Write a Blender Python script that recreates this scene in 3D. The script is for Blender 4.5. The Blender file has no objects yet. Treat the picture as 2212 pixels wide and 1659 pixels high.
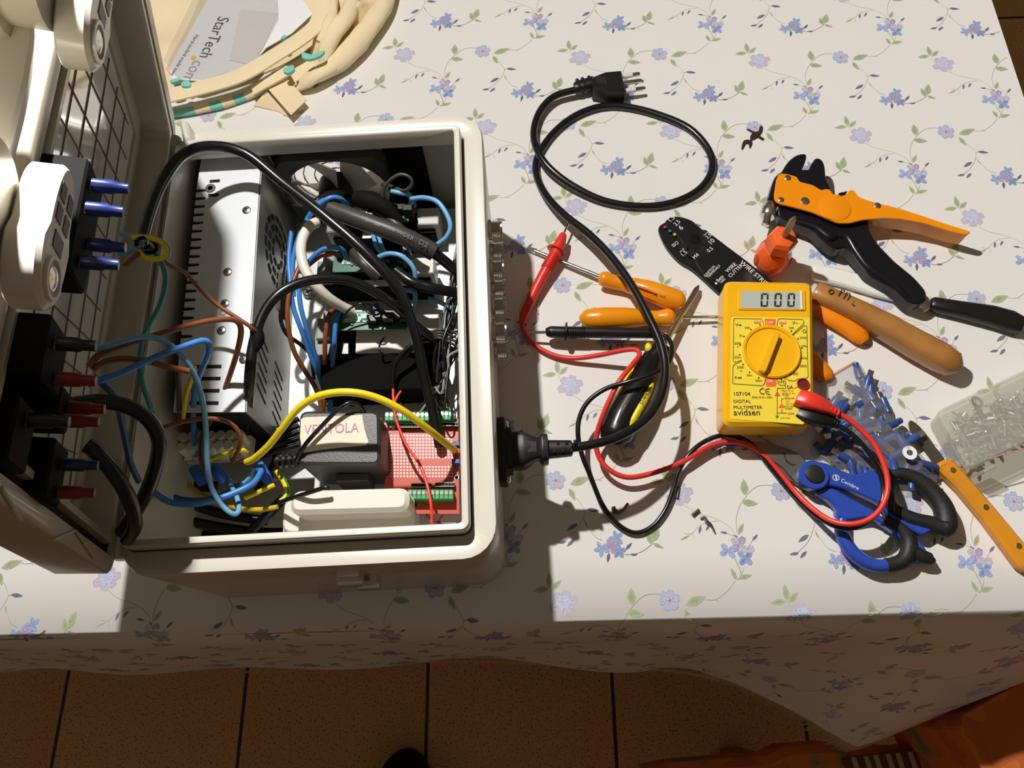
import bpy, math, random
from mathutils import Vector as V, Matrix, noise
random.seed(7)
S = bpy.context.scene
COL = S.collection
# ------------------------------------------------------------------ camera, world, lamps, exposure
TZ = 0.75                      # table top above the floor
D = 0.61                       # lens above the table top
FPX = 1660.0
RM = Matrix(((0.99921487, -0.03168175, -0.02378868), (-0.02088884, -0.93149496, 0.36315397), (-0.03366439, -0.36237193, -0.93142541)))
cam = bpy.data.objects.new('camera', bpy.data.cameras.new('camera')); COL.objects.link(cam)
cam.data.sensor_fit = 'HORIZONTAL'; cam.data.sensor_width = 36.0
cam.data.lens = FPX / 2212 * 36; cam.data.clip_start = 0.01; cam.data.clip_end = 50
_r = RM @ Matrix(((1, 0, 0), (0, -1, 0), (0, 0, -1)))
cam.matrix_world = Matrix.Translation((0, 0, TZ + D)) @ _r.to_4x4()
S.camera = cam
w = bpy.data.worlds.new('room'); S.world = w; w.use_nodes = True
nt = w.node_tree; bg = nt.nodes['Background']
tc = nt.nodes.new('ShaderNodeTexCoord'); sx = nt.nodes.new('ShaderNodeSeparateXYZ'); mr = nt.nodes.new('ShaderNodeMapRange')
mr.inputs['From Min'].default_value = -0.5; mr.inputs['From Max'].default_value = 1.0
mr.inputs['To Min'].default_value = 0.02; mr.inputs['To Max'].default_value = 0.12
nt.links.new(tc.outputs['Generated'], sx.inputs[0]); nt.links.new(sx.outputs['Z'], mr.inputs['Value'])
nt.links.new(mr.outputs[0], bg.inputs['Strength']); bg.inputs['Color'].default_value = (1.0, 0.79, 0.59, 1)
LAMP = V((-0.172, 0.515, TZ + 0.66))
ld = bpy.data.lights.new('pendant_lamp', 'POINT'); lo = bpy.data.objects.new('pendant_lamp', ld); COL.objects.link(lo)
lo.location = LAMP; ld.energy = 13.5; ld.shadow_soft_size = 0.009; ld.color = (1.0, 0.97, 0.94); ld.use_nodes = True
ln = ld.node_tree; em = [n for n in ln.nodes if n.type == 'EMISSION'][0]
ltc = ln.nodes.new('ShaderNodeTexCoord'); lsx = ln.nodes.new('ShaderNodeSeparateXYZ')
ab = ln.nodes.new('ShaderNodeMath'); ab.operation = 'ABSOLUTE'
mx = ln.nodes.new('ShaderNodeMath'); mx.operation = 'MAXIMUM'; mx.inputs[1].default_value = 0.42
pw = ln.nodes.new('ShaderNodeMath'); pw.operation = 'POWER'; pw.inputs[1].default_value = -3.0   # beam shape added: brighter sideways, to even out the light over the table
ln.links.new(ltc.outputs['Normal'], lsx.inputs[0]); ln.links.new(lsx.outputs['Z'], ab.inputs[0]); ln.links.new(ab.outputs[0], mx.inputs[0])
ln.links.new(mx.outputs[0], pw.inputs[0]); ln.links.new(pw.outputs[0], em.inputs['Strength'])
S.cycles.transparent_max_bounces = 32
S.view_settings.view_transform = 'Standard'; S.view_settings.look = 'None'
S.view_settings.exposure = 0.0; S.view_settings.gamma = 1.0; S.view_settings.use_curve_mapping = False

# ------------------------------------------------------------------ geometry helpers
def P(u, v, h=0.0):
    "point h above the table top seen at photo pixel (u, v)"
    d = RM @ V(((u - 1106) / FPX, (v - 829.5) / FPX, 1.0))
    t = (h - D) / d.z
    return V((d.x * t, d.y * t, TZ + h))
def PP(pts, h=None): return [P(q[0], q[1], q[2] if len(q) > 2 else h) for q in pts]
def crop(x0, y0, s): return lambda x, y, h=0.0: P(x0 + x / s, y0 + y / s, h)
def catmull(pts, n=6, closed=False):
    out = []; N = len(pts)
    if N < 3: return [V(p) for p in pts]
    rng = N if closed else N - 1
    for i in range(rng):
        g = (lambda k: pts[k % N]) if closed else (lambda k: pts[min(max(k, 0), N - 1)])
        p0, p1, p2, p3 = g(i - 1), g(i), g(i + 1), g(i + 2)
        for k in range(n):
            t = k / n
            out.append(0.5 * ((2 * p1) + (p2 - p0) * t + (2 * p0 - 5 * p1 + 4 * p2 - p3) * t * t + (3 * p1 - p0 - 3 * p2 + p3) * t ** 3))
    if not closed: out.append(V(pts[-1]))
    return out
def lerpl(vals, k, n):
    x = k / max(n - 1, 1) * (len(vals) - 1); i = min(int(x), len(vals) - 2) if len(vals) > 1 else 0
    return vals[0] if len(vals) == 1 else vals[i] + (vals[i + 1] - vals[i]) * (x - i)
def rc(pts, r, n=4):
    out = []; N = len(pts)
    for i in range(N):
        p, a, b = pts[i], pts[i - 1], pts[(i + 1) % N]
        ra = min(r, 0.45 * (a - p).length); rb = min(r, 0.45 * (b - p).length)
        A = p + (a - p).normalized() * ra; B = p + (b - p).normalized() * rb
        for k in range(n + 1):
            t = k / n; out.append(A * (1 - t) ** 2 + p * 2 * t * (1 - t) + B * t * t)
    return out
def newell(pts):
    n = V((0, 0, 0))
    for i, p in enumerate(pts):
        q = pts[(i + 1) % len(pts)]
        n += V(((p.y - q.y) * (p.z + q.z), (p.z - q.z) * (p.x + q.x), (p.x - q.x) * (p.y + q.y)))
    return n.normalized()
def inset(pts, d, nrm):
    out = []; N = len(pts)
    for i in range(N):
        a = (pts[i] - pts[i - 1]); b = (pts[(i + 1) % N] - pts[i])
        if a.length < 1e-9: a = b
        if b.length < 1e-9: b = a
        na = nrm.cross(a.normalized()); nb = nrm.cross(b.normalized())
        m = na + nb
        m = m.normalized() if m.length > 1e-6 else na
        out.append(pts[i] + m * (d / max(m.dot(na), 0.5)))
    return out
class MB:
    def __init__(s): s.v = []; s.f = []; s.mi = []
    def add(s, vs, fs, mi=0):
        o = len(s.v); s.v += [V(p) for p in vs]
        for k, f in enumerate(fs):
            s.f.append([o + i for i in f]); s.mi.append(mi[k] if isinstance(mi, list) else mi)
        return s
    def prism(s, pts, depth, bev=0.0, mi=0, up=None, mtop=None):
        "pts: outline of the top face; goes down by depth"
        pts = [V(p) for p in pts]
        if isinstance(depth, (int, float)): up = up or V((0, 0, 1)); dn = -up.normalized() * depth
        else: dn = V(depth); up = -dn.normalized()
        nr = newell(pts)
        if nr.dot(up) < 0: pts.reverse(); nr = -nr
        n = len(pts); rings = []
        if bev > 0: rings = [inset(pts, bev, nr), [p - up * bev for p in pts], [p + dn + up * bev * .5 for p in pts], inset([p + dn for p in pts], bev * .5, nr)]
        else: rings = [pts, [p + dn for p in pts]]
        vs = [p for r in rings for p in r]; fs = [list(range(n))]; m = [mi if mtop is None else mtop]
        for k in range(len(rings) - 1):
            for i in range(n):
                j = (i + 1) % n; fs.append([k * n + i, (k + 1) * n + i, (k + 1) * n + j, k * n + j]); m.append(mi)
        fs.append([(len(rings) - 1) * n + i for i in reversed(range(n))]); m.append(mi)
        return s.add(vs, fs, m)
    def sheet(s, pts, mi=0): return s.add(pts, [list(range(len(pts)))], mi)
    def box(s, c, size, mi=0, rot=None, bev=0.0):
        x, y, z = [k / 2 for k in size]; R = rot or Matrix.Identity(3); c = V(c)
        top = [c + R @ V(q) for q in ((-x, -y, z), (x, -y, z), (x, y, z), (-x, y, z))]
        return s.prism(top, (R @ V((0, 0, -2 * z))), bev, mi)
    def tube(s, pts, r, seg=10, sub=6, closed=False, sq=1.0, mi=0, cap=True, flat=False):
        r = r if isinstance(r, (list, tuple)) else [r]
        c = catmull([V(p) for p in pts], sub, closed) if len(pts) > 2 and sub > 1 else [V(p) for p in pts]
        n = len(c); N = None; vs = []; fs = []; m = []
        if isinstance(mi, list): seg = len(mi)
        for i in range(n):
            t = (c[(i + 1) % n] - c[i - 1]) if closed else (c[min(i + 1, n - 1)] - c[max(i - 1, 0)])
            t = t.normalized() if t.length > 1e-9 else V((1, 0, 0))
            if N is None or flat:
                z = V((0, 0, 1)) if abs(t.z) < 0.95 else V((0, 1, 0))
                sd = t.cross(z).normalized()
            else: sd = (N - t * N.dot(t)).normalized()
            N = sd; upv = sd.cross(t).normalized(); rr = lerpl(r, i, n)
            for k in range(seg):
                a = 2 * math.pi * k / seg; vs.append(c[i] + sd * math.cos(a) * rr + upv * math.sin(a) * rr * sq)
        for i in range(n if closed else n - 1):
            for k in range(seg):
                a = i * seg + k; b = i * seg + (k + 1) % seg; A = ((i + 1) % n) * seg + k; B = ((i + 1) % n) * seg + (k + 1) % seg
                fs.append([a, A, B, b]); m.append(mi[k] if isinstance(mi, list) else mi)
        if not closed and cap:
            m0 = mi[0] if isinstance(mi, list) else mi
            fs += [list(range(seg)), [(n - 1) * seg + k for k in reversed(range(seg))]]; m += [m0, m0]
        return s.add(vs, fs, m)
    def lathe(s, prof, base, axis=V((0, 0, 1)), seg=20, mi=0, cap=True):
        axis = V(axis).normalized(); x = axis.orthogonal().normalized(); y = axis.cross(x); base = V(base); vs = []; fs = []
        for r, z in prof:
            for k in range(seg):
                a = 2 * math.pi * k / seg; vs.append(base + axis * z + (x * math.cos(a) + y * math.sin(a)) * r)
        for i in range(len(prof) - 1):
            for k in range(seg):
                j = (k + 1) % seg; fs.append([i * seg + k, i * seg + j, (i + 1) * seg + j, (i + 1) * seg + k])
        if cap: fs += [list(reversed(range(seg))), [(len(prof) - 1) * seg + k for k in range(seg)]]
        return s.add(vs, fs, mi)
    def ball(s, c, r, mi=0, seg=14, rot=None):
        r = V(r) if hasattr(r, '__len__') else V((r, r, r)); R = rot or Matrix.Identity(3); c = V(c); vs = []; fs = []; H = seg // 2
        for i in range(H + 1):
            ph = math.pi * i / H
            for k in range(seg):
                a = 2 * math.pi * k / seg
                vs.append(c + R @ V((r.x * math.sin(ph) * math.cos(a), r.y * math.sin(ph) * math.sin(a), -r.z * math.cos(ph))))
        for i in range(H):
            for k in range(seg):
                j = (k + 1) % seg; fs.append([i * seg + k, i * seg + j, (i + 1) * seg + j, (i + 1) * seg + k])
        return s.add(vs, fs, mi)
    def text(s, st, p0, p1, mi=0, nrm=V((0, 0, 1)), ys=1.0, lift=0.0002):
        "lettering on a surface, baseline from p0 to p1"
        vs, fs, wd = glyphs(st); p0 = V(p0); p1 = V(p1)
        x = (p1 - p0); L = x.length; x.normalize(); y = nrm.cross(x).normalized(); k = L / wd
        return s.add([p0 + x * q.x * k + y * q.y * k * ys + nrm * lift for q in vs], fs, mi)
_g = {}
def glyphs(st):
    if st not in _g:
        cu = bpy.data.curves.new('t', 'FONT'); cu.body = st; cu.resolution_u = 3
        ob = bpy.data.objects.new('t', cu); COL.objects.link(ob); bpy.context.view_layer.update()
        ev = ob.evaluated_get(bpy.context.evaluated_depsgraph_get()); me = ev.to_mesh()
        vs = [v.co.copy() for v in me.vertices]; fs = [list(p.vertices) for p in me.polygons]
        x0 = min(v.x for v in vs); wd = max(v.x for v in vs) - x0
        for v in vs: v.x -= x0
        ev.to_mesh_clear(); bpy.data.objects.remove(ob); bpy.data.curves.remove(cu); _g[st] = (vs, fs, wd)
    return _g[st]
WL = {}
def finish(mb, name, mats, origin, smooth=40):
    me = bpy.data.meshes.new(name); me.from_pydata([p - origin for p in mb.v], [], mb.f)
    for m in (mats if isinstance(mats, (list, tuple)) else [mats]): me.materials.append(m)
    for p, k in zip(me.polygons, mb.mi): p.material_index = k; p.use_smooth = True
    me.update()
    me.set_sharp_from_angle(angle=math.radians(smooth))
    o = bpy.data.objects.new(name, me); COL.objects.link(o); return o
def T(name, label, cat, loc, group=None):
    o = bpy.data.objects.new(name, None); COL.objects.link(o); o.location = V(loc); o.empty_display_size = .01
    o['label'] = label; o['category'] = cat; WL[o.name] = V(loc)
    if group: o['group'] = group
    return o
def part(mb, name, mats, par, label=None, smooth=40):
    loc = WL[par.name]; o = finish(mb, name, mats, loc, smooth); o.parent = par; WL[o.name] = loc
    if label: o['label'] = label
    return o
def solo(mb, name, mats, label, cat, group=None, kind=None, smooth=40):
    lo_ = V((sum(p.x for p in mb.v) / len(mb.v), sum(p.y for p in mb.v) / len(mb.v), min(p.z for p in mb.v)))
    o = finish(mb, name, mats, lo_, smooth); o.location = lo_; WL[o.name] = lo_
    if kind == 'structure': o['kind'] = kind; return o
    o['label'] = label; o['category'] = cat
    if group: o['group'] = group
    if kind: o['kind'] = kind
    return o
def dup(root, loc, rot, label, group=None):
    r = root.copy(); COL.objects.link(r); r.location = loc; r.rotation_euler = rot; r['label'] = label
    if group: r['group'] = group
    for ch in list(root.children):
        c = ch.copy(); COL.objects.link(c); c.parent = r
        for g in list(ch.children):
            d = g.copy(); COL.objects.link(d); d.parent = c
    return r
# ------------------------------------------------------------------ materials
def lin(hx, k=1.0):
    c = [int(hx[i:i + 2], 16) / 255 for i in (0, 2, 4)]
    return [min((x / 12.92 if x <= .04045 else ((x + .055) / 1.055) ** 2.4) * k, .92) for x in c] + [1]
def M(name, hx, rough=.5, metal=0.0, var=.06, vscale=60, bump=0.0, bscale=300, spec=.5, k=1.25, coat=0.0, trans=0.0, sub=0.0):
    m = bpy.data.materials.new(name); m.use_nodes = True; n = m.node_tree; b = n.nodes['Principled BSDF']
    c = lin(hx, k); b.inputs['Roughness'].default_value = rough; b.inputs['Metallic'].default_value = metal
    b.inputs['Specular IOR Level'].default_value = spec; b.inputs['Coat Weight'].default_value = coat; b.inputs['Coat Roughness'].default_value = .08
    if trans: b.inputs['Transmission Weight'].default_value = trans
    t = n.nodes.new('ShaderNodeTexCoord'); no = n.nodes.new('ShaderNodeTexNoise'); no.inputs['Scale'].default_value = vscale; no.inputs['Detail'].default_value = 4
    mx_ = n.nodes.new('ShaderNodeMix'); mx_.data_type = 'RGBA'
    mx_.inputs['A'].default_value = [x * (1 - var) for x in c[:3]] + [1]; mx_.inputs['B'].default_value = [min(x * (1 + var), .95) for x in c[:3]] + [1]
    n.links.new(t.outputs['Object'], no.inputs['Vector']); n.links.new(no.outputs['Fac'], mx_.inputs['Factor']); n.links.new(mx_.outputs['Result'], b.inputs['Base Color'])
    if bump:
        nb = n.nodes.new('ShaderNodeTexNoise'); nb.inputs['Scale'].default_value = bscale; nb.inputs['Detail'].default_value = 3
        bp = n.nodes.new('ShaderNodeBump'); bp.inputs['Strength'].default_value = bump; bp.inputs['Distance'].default_value = .001
        n.links.new(t.outputs['Object'], nb.inputs['Vector']); n.links.new(nb.outputs['Fac'], bp.inputs['Height']); n.links.new(bp.outputs['Normal'], b.inputs['Normal'])
    return m
def film(name, tint='fdfcfa', gloss=.12, haze=.05, rough=.06, bump=0.0):
    "thin clear plastic: mostly see-through, a glossy skin and a little milky haze"
    m = bpy.data.materials.new(name); m.use_nodes = True; n = m.node_tree; n.nodes.clear(); N = n.nodes.new; Lk = n.links.new
    out = N('ShaderNodeOutputMaterial'); tr = N('ShaderNodeBsdfTransparent'); df = N('ShaderNodeBsdfDiffuse'); gl = N('ShaderNodeBsdfGlossy')
    tr.inputs[0].default_value = lin(tint, 1); df.inputs[0].default_value = lin('e6e2da', 1); gl.inputs['Roughness'].default_value = rough
    a = N('ShaderNodeMixShader'); a.inputs[0].default_value = haze; Lk(tr.outputs[0], a.inputs[1]); Lk(df.outputs[0], a.inputs[2])
    fr = N('ShaderNodeFresnel'); fr.inputs['IOR'].default_value = 1.4; ad = N('ShaderNodeMath'); ad.operation = 'MULTIPLY_ADD'; ad.inputs[1].default_value = .55; ad.inputs[2].default_value = gloss * .15
    ge = N('ShaderNodeNewGeometry'); fb_ = N('ShaderNodeMath'); fb_.operation = 'SUBTRACT'; fb_.inputs[0].default_value = 1; Lk(ge.outputs['Backfacing'], fb_.inputs[1]); ml = N('ShaderNodeMath'); ml.operation = 'MULTIPLY'
    Lk(fr.outputs[0], ad.inputs[0]); Lk(ad.outputs[0], ml.inputs[0]); Lk(fb_.outputs[0], ml.inputs[1]); b = N('ShaderNodeMixShader'); Lk(ml.outputs[0], b.inputs[0]); Lk(a.outputs[0], b.inputs[1]); Lk(gl.outputs[0], b.inputs[2]); Lk(b.outputs[0], out.inputs[0])
    t = N('ShaderNodeTexCoord'); nb = N('ShaderNodeTexNoise'); nb.inputs['Scale'].default_value = 120; bp = N('ShaderNodeBump'); bp.inputs['Strength'].default_value = bump or .02; bp.inputs['Distance'].default_value = .0015
    Lk(t.outputs['Object'], nb.inputs['Vector']); Lk(nb.outputs['Fac'], bp.inputs['Height']); Lk(bp.outputs[0], gl.inputs['Normal'])
    return m
m_abs = M('light grey plastic', 'dcd7c8', .28, var=.02, coat=.15, k=.84)
m_lid = M('lid plastic', 'c4bca8', .3, var=.03, coat=.2, k=.95)
m_panel = M('glossy lid panel', 'e4ded4', .05, var=.03, spec=1.0, coat=1.0); m_panel.node_tree.nodes['Principled BSDF'].inputs['Coat IOR'].default_value = 1.9
m_rib = M('rib line', '6a6052', .4)
m_black = M('black plastic', '161514', .38, var=.1)
m_blackg = M('black cable sheath', '121212', .26, var=.08, spec=.6)
m_blackm = M('matt black', '0d0c0c', .75, var=.1, spec=.15)
m_steel = M('bare steel', 'c9c7c2', .22, 1.0, var=.05)
m_steeld = M('dull steel', '8f8a82', .35, 1.0, var=.1)
m_galv = M('galvanised sheet', 'd0d3d1', .42, .3, var=.14, vscale=700, k=1.05)
m_psu = M('power supply aluminium', 'dde2e4', .36, .15, var=.03, k=1.05)
m_psud = M('power supply side sheet', '9a9a92', .40, .45, var=.08)
m_hole = M('dark opening', '080808', .8)
m_white = M('white plastic', 'e4dfd2', .3, var=.02, coat=.3, k=1.05)
m_red = M('red plastic', 'd03428', .35, var=.05)
m_redb = M('bright red wire', 'dd3a2a', .35)
m_orange = M('orange plastic', 'f08a0c', .28, var=.04, coat=.4)
m_orange2 = M('orange painted metal', 'f28504', .35, var=.03, coat=.3)
m_ored = M('orange red plastic', 'd95a20', .32, var=.08, coat=.3)
m_blue = M('blue wire', '3a78bc', .35)
m_lblue = M('pale blue wire', '66a0c8', .35)
m_dblue = M('dark blue wire', '2a4a80', .4)
m_teal = M('teal wire', '2a8088', .38)
m_brown = M('brown wire', '7a4426', .36)
m_dbrown = M('dark brown wire', '4a2a1a', .4)
m_yellow = M('yellow wire', 'e8c41c', .35)
m_green = M('green wire', '3a8a3a', .4)
m_cream = M('cream cable', 'd6cfc0', .4)
m_crimp = M('blue crimp sleeve', '1c2a60', .3, var=.12)  # sleeve blue darkened to carry the shade under the lid
m_grey = M('grey plastic', '8a8a86', .4)
m_dgrey = M('dark grey sleeve', '3a3632', .42)
m_ink = M('black ink', '26221c', .6)
m_wink = M('white ink', 'e8e6e2', .6)
m_copper = M('copper', 'c07840', .3, 1.0)
m_brass = M('brass', 'c8b070', .3, 1.0)
m_pcb = M('green circuit board', '1f5a44', .4, var=.15)
m_pcbm = M('pale green solder mask', '8fc4ac', .4, var=.2, vscale=250)
# ------------------------------------------------------------------ floor
def tile_mat():
    m = bpy.data.materials.new('speckled brown floor tiles'); m.use_nodes = True; n = m.node_tree; b = n.nodes['Principled BSDF']; N = n.nodes.new; L = n.links.new
    t = N('ShaderNodeTexCoord'); mp = N('ShaderNodeMapping'); mp.inputs['Location'].default_value = (0.1855, 0.130, 0); mp.inputs['Rotation'].default_value = (0, 0, math.radians(.5))
    br = N('ShaderNodeTexBrick'); br.offset = 0; br.inputs['Scale'].default_value = 1; br.inputs['Brick Width'].default_value = .3045; br.inputs['Row Height'].default_value = .3045
    br.inputs['Mortar Size'].default_value = .0032; br.inputs['Mortar Smooth'].default_value = .2
    br.inputs['Color1'].default_value = lin('dba465', 1); br.inputs['Color2'].default_value = lin('cf985a', 1); br.inputs['Mortar'].default_value = lin('2c2620', 1)
    L(t.outputs['Object'], mp.inputs[0]); L(mp.outputs[0], br.inputs['Vector'])
    vo = N('ShaderNodeTexNoise'); vo.inputs['Scale'].default_value = 330; vo.inputs['Detail'].default_value = 2; L(mp.outputs[0], vo.inputs['Vector'])
    rp = N('ShaderNodeValToRGB'); rp.color_ramp.elements[0].position = .33; rp.color_ramp.elements[0].color = lin('3a2616', 1); rp.color_ramp.elements[1].position = .43; rp.color_ramp.elements[1].color = (1, 1, 1, 1)
    L(vo.outputs['Fac'], rp.inputs[0]); mx_ = N('ShaderNodeMix'); mx_.data_type = 'RGBA'; mx_.blend_type = 'MULTIPLY'; mx_.inputs['Factor'].default_value = .8
    L(br.outputs['Color'], mx_.inputs['A']); L(rp.outputs[0], mx_.inputs['B']); L(mx_.outputs['Result'], b.inputs['Base Color']); b.inputs['Roughness'].default_value = .55
    return m
mb = MB(); mb.box((0, .4, -.025), (4.4, 4.4, .05)); fl = solo(mb, 'floor', tile_mat(), '', '', kind='structure')
fl.data.transform(Matrix.Translation(fl.location)); fl.location = (0, 0, 0)
# ------------------------------------------------------------------ table under the cloth
XR, YN, XL, YF = .487, .036, -.95, 1.05
m_wood = M('table wood', '7a5230', .5, var=.2, vscale=20)
tb = T('dining_table', 'wooden table hidden under the flowered oilcloth', 'table', ((XL + XR) / 2, (YN + YF) / 2, 0))
mb = MB(); mb.box(((XL + XR) / 2, (YN + YF) / 2, TZ - .0165), (XR - XL - .008, YF - YN - .008, .027), bev=.004); part(mb, 'tabletop', m_wood, tb)
for x in (XL + .09, XR - .09):
    for y in (YN + .09, YF - .09):
        mb = MB(); mb.prism([V((x + a * .03, y + b * .03, TZ - .03)) for a, b in ((-1, -1), (1, -1), (1, 1), (-1, 1))], TZ - .03, .004); part(mb, 'leg', m_wood, tb)
# ------------------------------------------------------------------ oilcloth: top, hanging skirt and the printed flowers
HEM = [(-500, 1470, -.2), (-150, 1468, -.2), (0, 1462, -.2), (100, 1448, -.2), (200, 1446, -.2), (330, 1450, -.21), (600, 1450, -.21), (760, 1437, -.2), (930, 1430, -.2), (1106, 1432, -.2),
       (1346, 1445, -.205), (1456, 1450, -.21), (1581, 1475, -.22), (1706, 1530, -.24), (1796, 1590, -.255), (1851, 1615, -.265), (1906, 1595, -.26), (2000, 1552, -.25), (2090, 1512, -.24), (2181, 1472, -.23), (2260, 1432, -.22)]
HP = PP(HEM); HP[-1] = V((XR + .035, YN + .02, TZ - .21))
ic = 15
def edge_x(i):
    return HP[i].x if i < 11 else HP[10].x + (XR - HP[10].x) * min((i - 10) / (ic - 10.0), 1)
HS = [edge_x(i) for i in range(ic + 1)]
for i in range(ic + 1, len(HP)): HS.append(HS[-1] + (HP[i] - HP[i - 1]).length)
DROP = .22
def hem_at(s):
    if s <= HS[0]: return HP[0] + V((s - HS[0], 0, 0))
    for i in range(len(HS) - 1):
        if s <= HS[i + 1]:
            k = (s - HS[i]) / (HS[i + 1] - HS[i]); g = lambda q: HP[min(max(q, 0), len(HP) - 1)]
            p0, p1, p2, p3 = g(i - 1), g(i), g(i + 1), g(i + 2)
            return 0.5 * ((2 * p1) + (p2 - p0) * k + (2 * p0 - 5 * p1 + 4 * p2 - p3) * k * k + (3 * p1 - p0 - 3 * p2 + p3) * k ** 3)
    return HP[-1]
def cloth_pt(s, t):
    "cloth sheet coordinate to space: t >= YN lies on the table, below that it hangs"
    if t >= YN + .008: return V((s, t, TZ))
    e = V((min(s, XR), YN + .008, TZ)); w_ = min((YN + .008 - t) / DROP, 1.0); h_ = hem_at(s)
    p = e.lerp(h_, w_); out = math.sin(min(w_ * 6, 1) * math.pi / 2)
    p.y -= (.008 * out) * (1 - w_); p.z = e.z + (h_.z - e.z) * (w_ if w_ > .06 else w_ * w_ / .06 * .5 + w_ * .5)
    p.y += .004 * math.sin(s * 26 + w_ * 3) * w_ * (1 if s < .2 else .4)
    return p
mb = MB(); gs = [XL + i * (XR - XL) / 90 for i in range(91)] + [s for s in HS if s > XR + .001]
gt = [YF - i * (YF - YN - .008) / 20 for i in range(21)] + [YN + .008 - DROP * w_ for w_ in (.01, .02, .04, .06, .09, .14, .2, .3, .4, .5, .6, .7, .8, .9, 1)]
nx = len(gs)
idx = {}
for j, t in enumerate(gt):
    for i, s in enumerate(gs):
        if s > XR + 1e-6 and t > YN + .0085: continue
        idx[i, j] = len(mb.v); mb.v.append(cloth_pt(s, t) - V((0, 0, .00002)) if t > YN + .0085 else cloth_pt(s, t))
for j in range(len(gt) - 1):
    for i in range(nx - 1):
        q = [(i, j), (i, j + 1), (i + 1, j + 1), (i + 1, j)]
        if all(k in idx for k in q): mb.f.append([idx[k] for k in q]); mb.mi.append(0)
# right hand and rear drops
def strip(a, b):
    o = len(mb.v); mb.v.extend(a + b); n = len(a)
    for i in range(n - 1): mb.f.append([o + i, o + i + 1, o + n + i + 1, o + n + i]); mb.mi.append(0)
ys = [YN + .008 + i * (YF - YN - .008) / 24 for i in range(25)]
strip([V((XR, y, TZ - .00002)) for y in ys], [V((XR + .003, y, TZ - .004)) for y in ys])
strip([V((XR + .003, y, TZ - .004)) for y in ys], [V((XR + .02 + .01 * math.sin(y * 22), y, TZ - .21)) for y in ys])
for p in mb.v: pass
# --- print, drawn as thin coloured patches in the sheet's own coordinates
NV0 = len(mb.v); VC = []
a1 = V((.1795, -.0137)); a2 = V((.083, -.096))
def lat(i, j): return a1 * i + a2 * j
c3 = lambda x, y: P(1600 + x / 3.606, y / 3.606).xy
lilac, lilac2, blue, blue2, deep, pale, dark = 'b7adc2', 'cfc6d4', 'a3b2d8', '8ea2d2', '6c7cb2', 'd6dcec', '686c88'
leaf, leaf2, stemc, budc = '96a476', 'b4bc98', 'b2ac94', '74788c'
def tint(h, k): return ''.join('%02x' % max(0, min(255, int(int(h[i:i + 2], 16) * k))) for i in (0, 2, 4))
shapes = []      # (anchor index, kind, points, colour centre, colour rim, layer)
def petal(an, c, ang, L, W, cin, cout, ly=3, pt=.35, sc=.76):
    L *= sc; W *= sc * .92; ang += .12 * math.sin(ang * 7 + c[0] * 900)
    d = V((math.cos(ang), math.sin(ang))); s_ = V((-d.y, d.x)); c = V(c)
    pts = [c + d * L * t + s_ * W * y for t, y in ((0, .1), (.22, .62), (.5, 1), (.78, .8), (1, .0 + pt * .5), (1.02, 0), (1, -pt * .5), (.78, -.8), (.5, -1), (.22, -.62), (0, -.1))]
    shapes.append((an, c + d * L * .4, pts, tint(cin, 1.16), tint(cout, .93), ly))
    if L > .0045: stem(an, [c + d * L * .12, c + d * L * .4 + s_ * W * .1, c + d * L * .72], .00016, tint(cout, .62)); stem(an, [c + d * L * .3 + s_ * W * .3, c + d * L * .6 + s_ * W * .5], .00013, tint(cout, .74))
def leafs(an, a, b, wd=.19, c1=leaf, c2=leaf2):
    a, b = V(a), V(b); d = b - a; s_ = V((-d.y, d.x)) * wd
    pts = [a + d * t + s_ * y for t, y in ((0, 0), (.2, .7), (.45, 1), (.75, .62), (1, 0), (.75, -.62), (.45, -1), (.2, -.7))]
    shapes.append((an, a + d * .4, pts, c1, c2, 2))
def stem(an, pts, wd=.00018, c=stemc):
    q = catmull([V((p[0], p[1], 0)) for p in pts], 4); q = [p.xy for p in q]; n = len(q); L_, R_ = [], []
    for i in range(n):
        t = (q[min(i + 1, n - 1)] - q[max(i - 1, 0)]).normalized(); s_ = V((-t.y, t.x)) * wd; L_.append(q[i] + s_); R_.append(q[i] - s_)
    for i in range(n - 1): shapes.append((an, None, [L_[i], L_[i + 1], R_[i + 1], R_[i]], c, c, 1))
def bud(an, a, b, c=budc):
    leafs(an, a, b, .16, c, c)
X = lambda *q: [c3(q[i], q[i + 1]) for i in range(0, len(q), 2)]
K = (2, 1)      # this cell of the repeat is drawn, all others are its copies
pi2 = 2 * math.pi
cA = c3(932, 1055)
for k in range(6): petal(K, cA, k * pi2 / 6 + .3, .0125 if k % 3 else .0145, .0058, lilac, lilac2, 3, 1.3)
for k in range(6): petal(K, cA + V((0, .001)), k * pi2 / 6, .0068, .0036, blue, pale, 4, 1)
for k in range(4): petal(K, cA, k * pi2 / 4 + .5, .0034, .0016, blue2, pale, 5, 1)
for a, b in (((835, 985), (812, 900)), ((845, 990), (900, 940)), ((825, 985), (728, 998))): leafs(K, c3(*a), c3(*b), .20)
stem(K, X(838, 985, 852, 1015)); stem(K, X(965, 1112, 1035, 1148, 1100, 1165, 1200, 1190, 1290, 1235, 1340, 1300))
stem(K, X(1200, 1198, 1130, 1205, 1070, 1235, 1035, 1268, 965, 1305)); stem(K, X(1040, 1268, 1055, 1300)); stem(K, X(1035, 1270, 985, 1268))
bud(K, c3(1090, 1225), c3(1083, 1270)); bud(K, c3(1148, 1215), c3(1125, 1252)); leafs(K, c3(1025, 1275), c3(962, 1306), .1)
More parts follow.
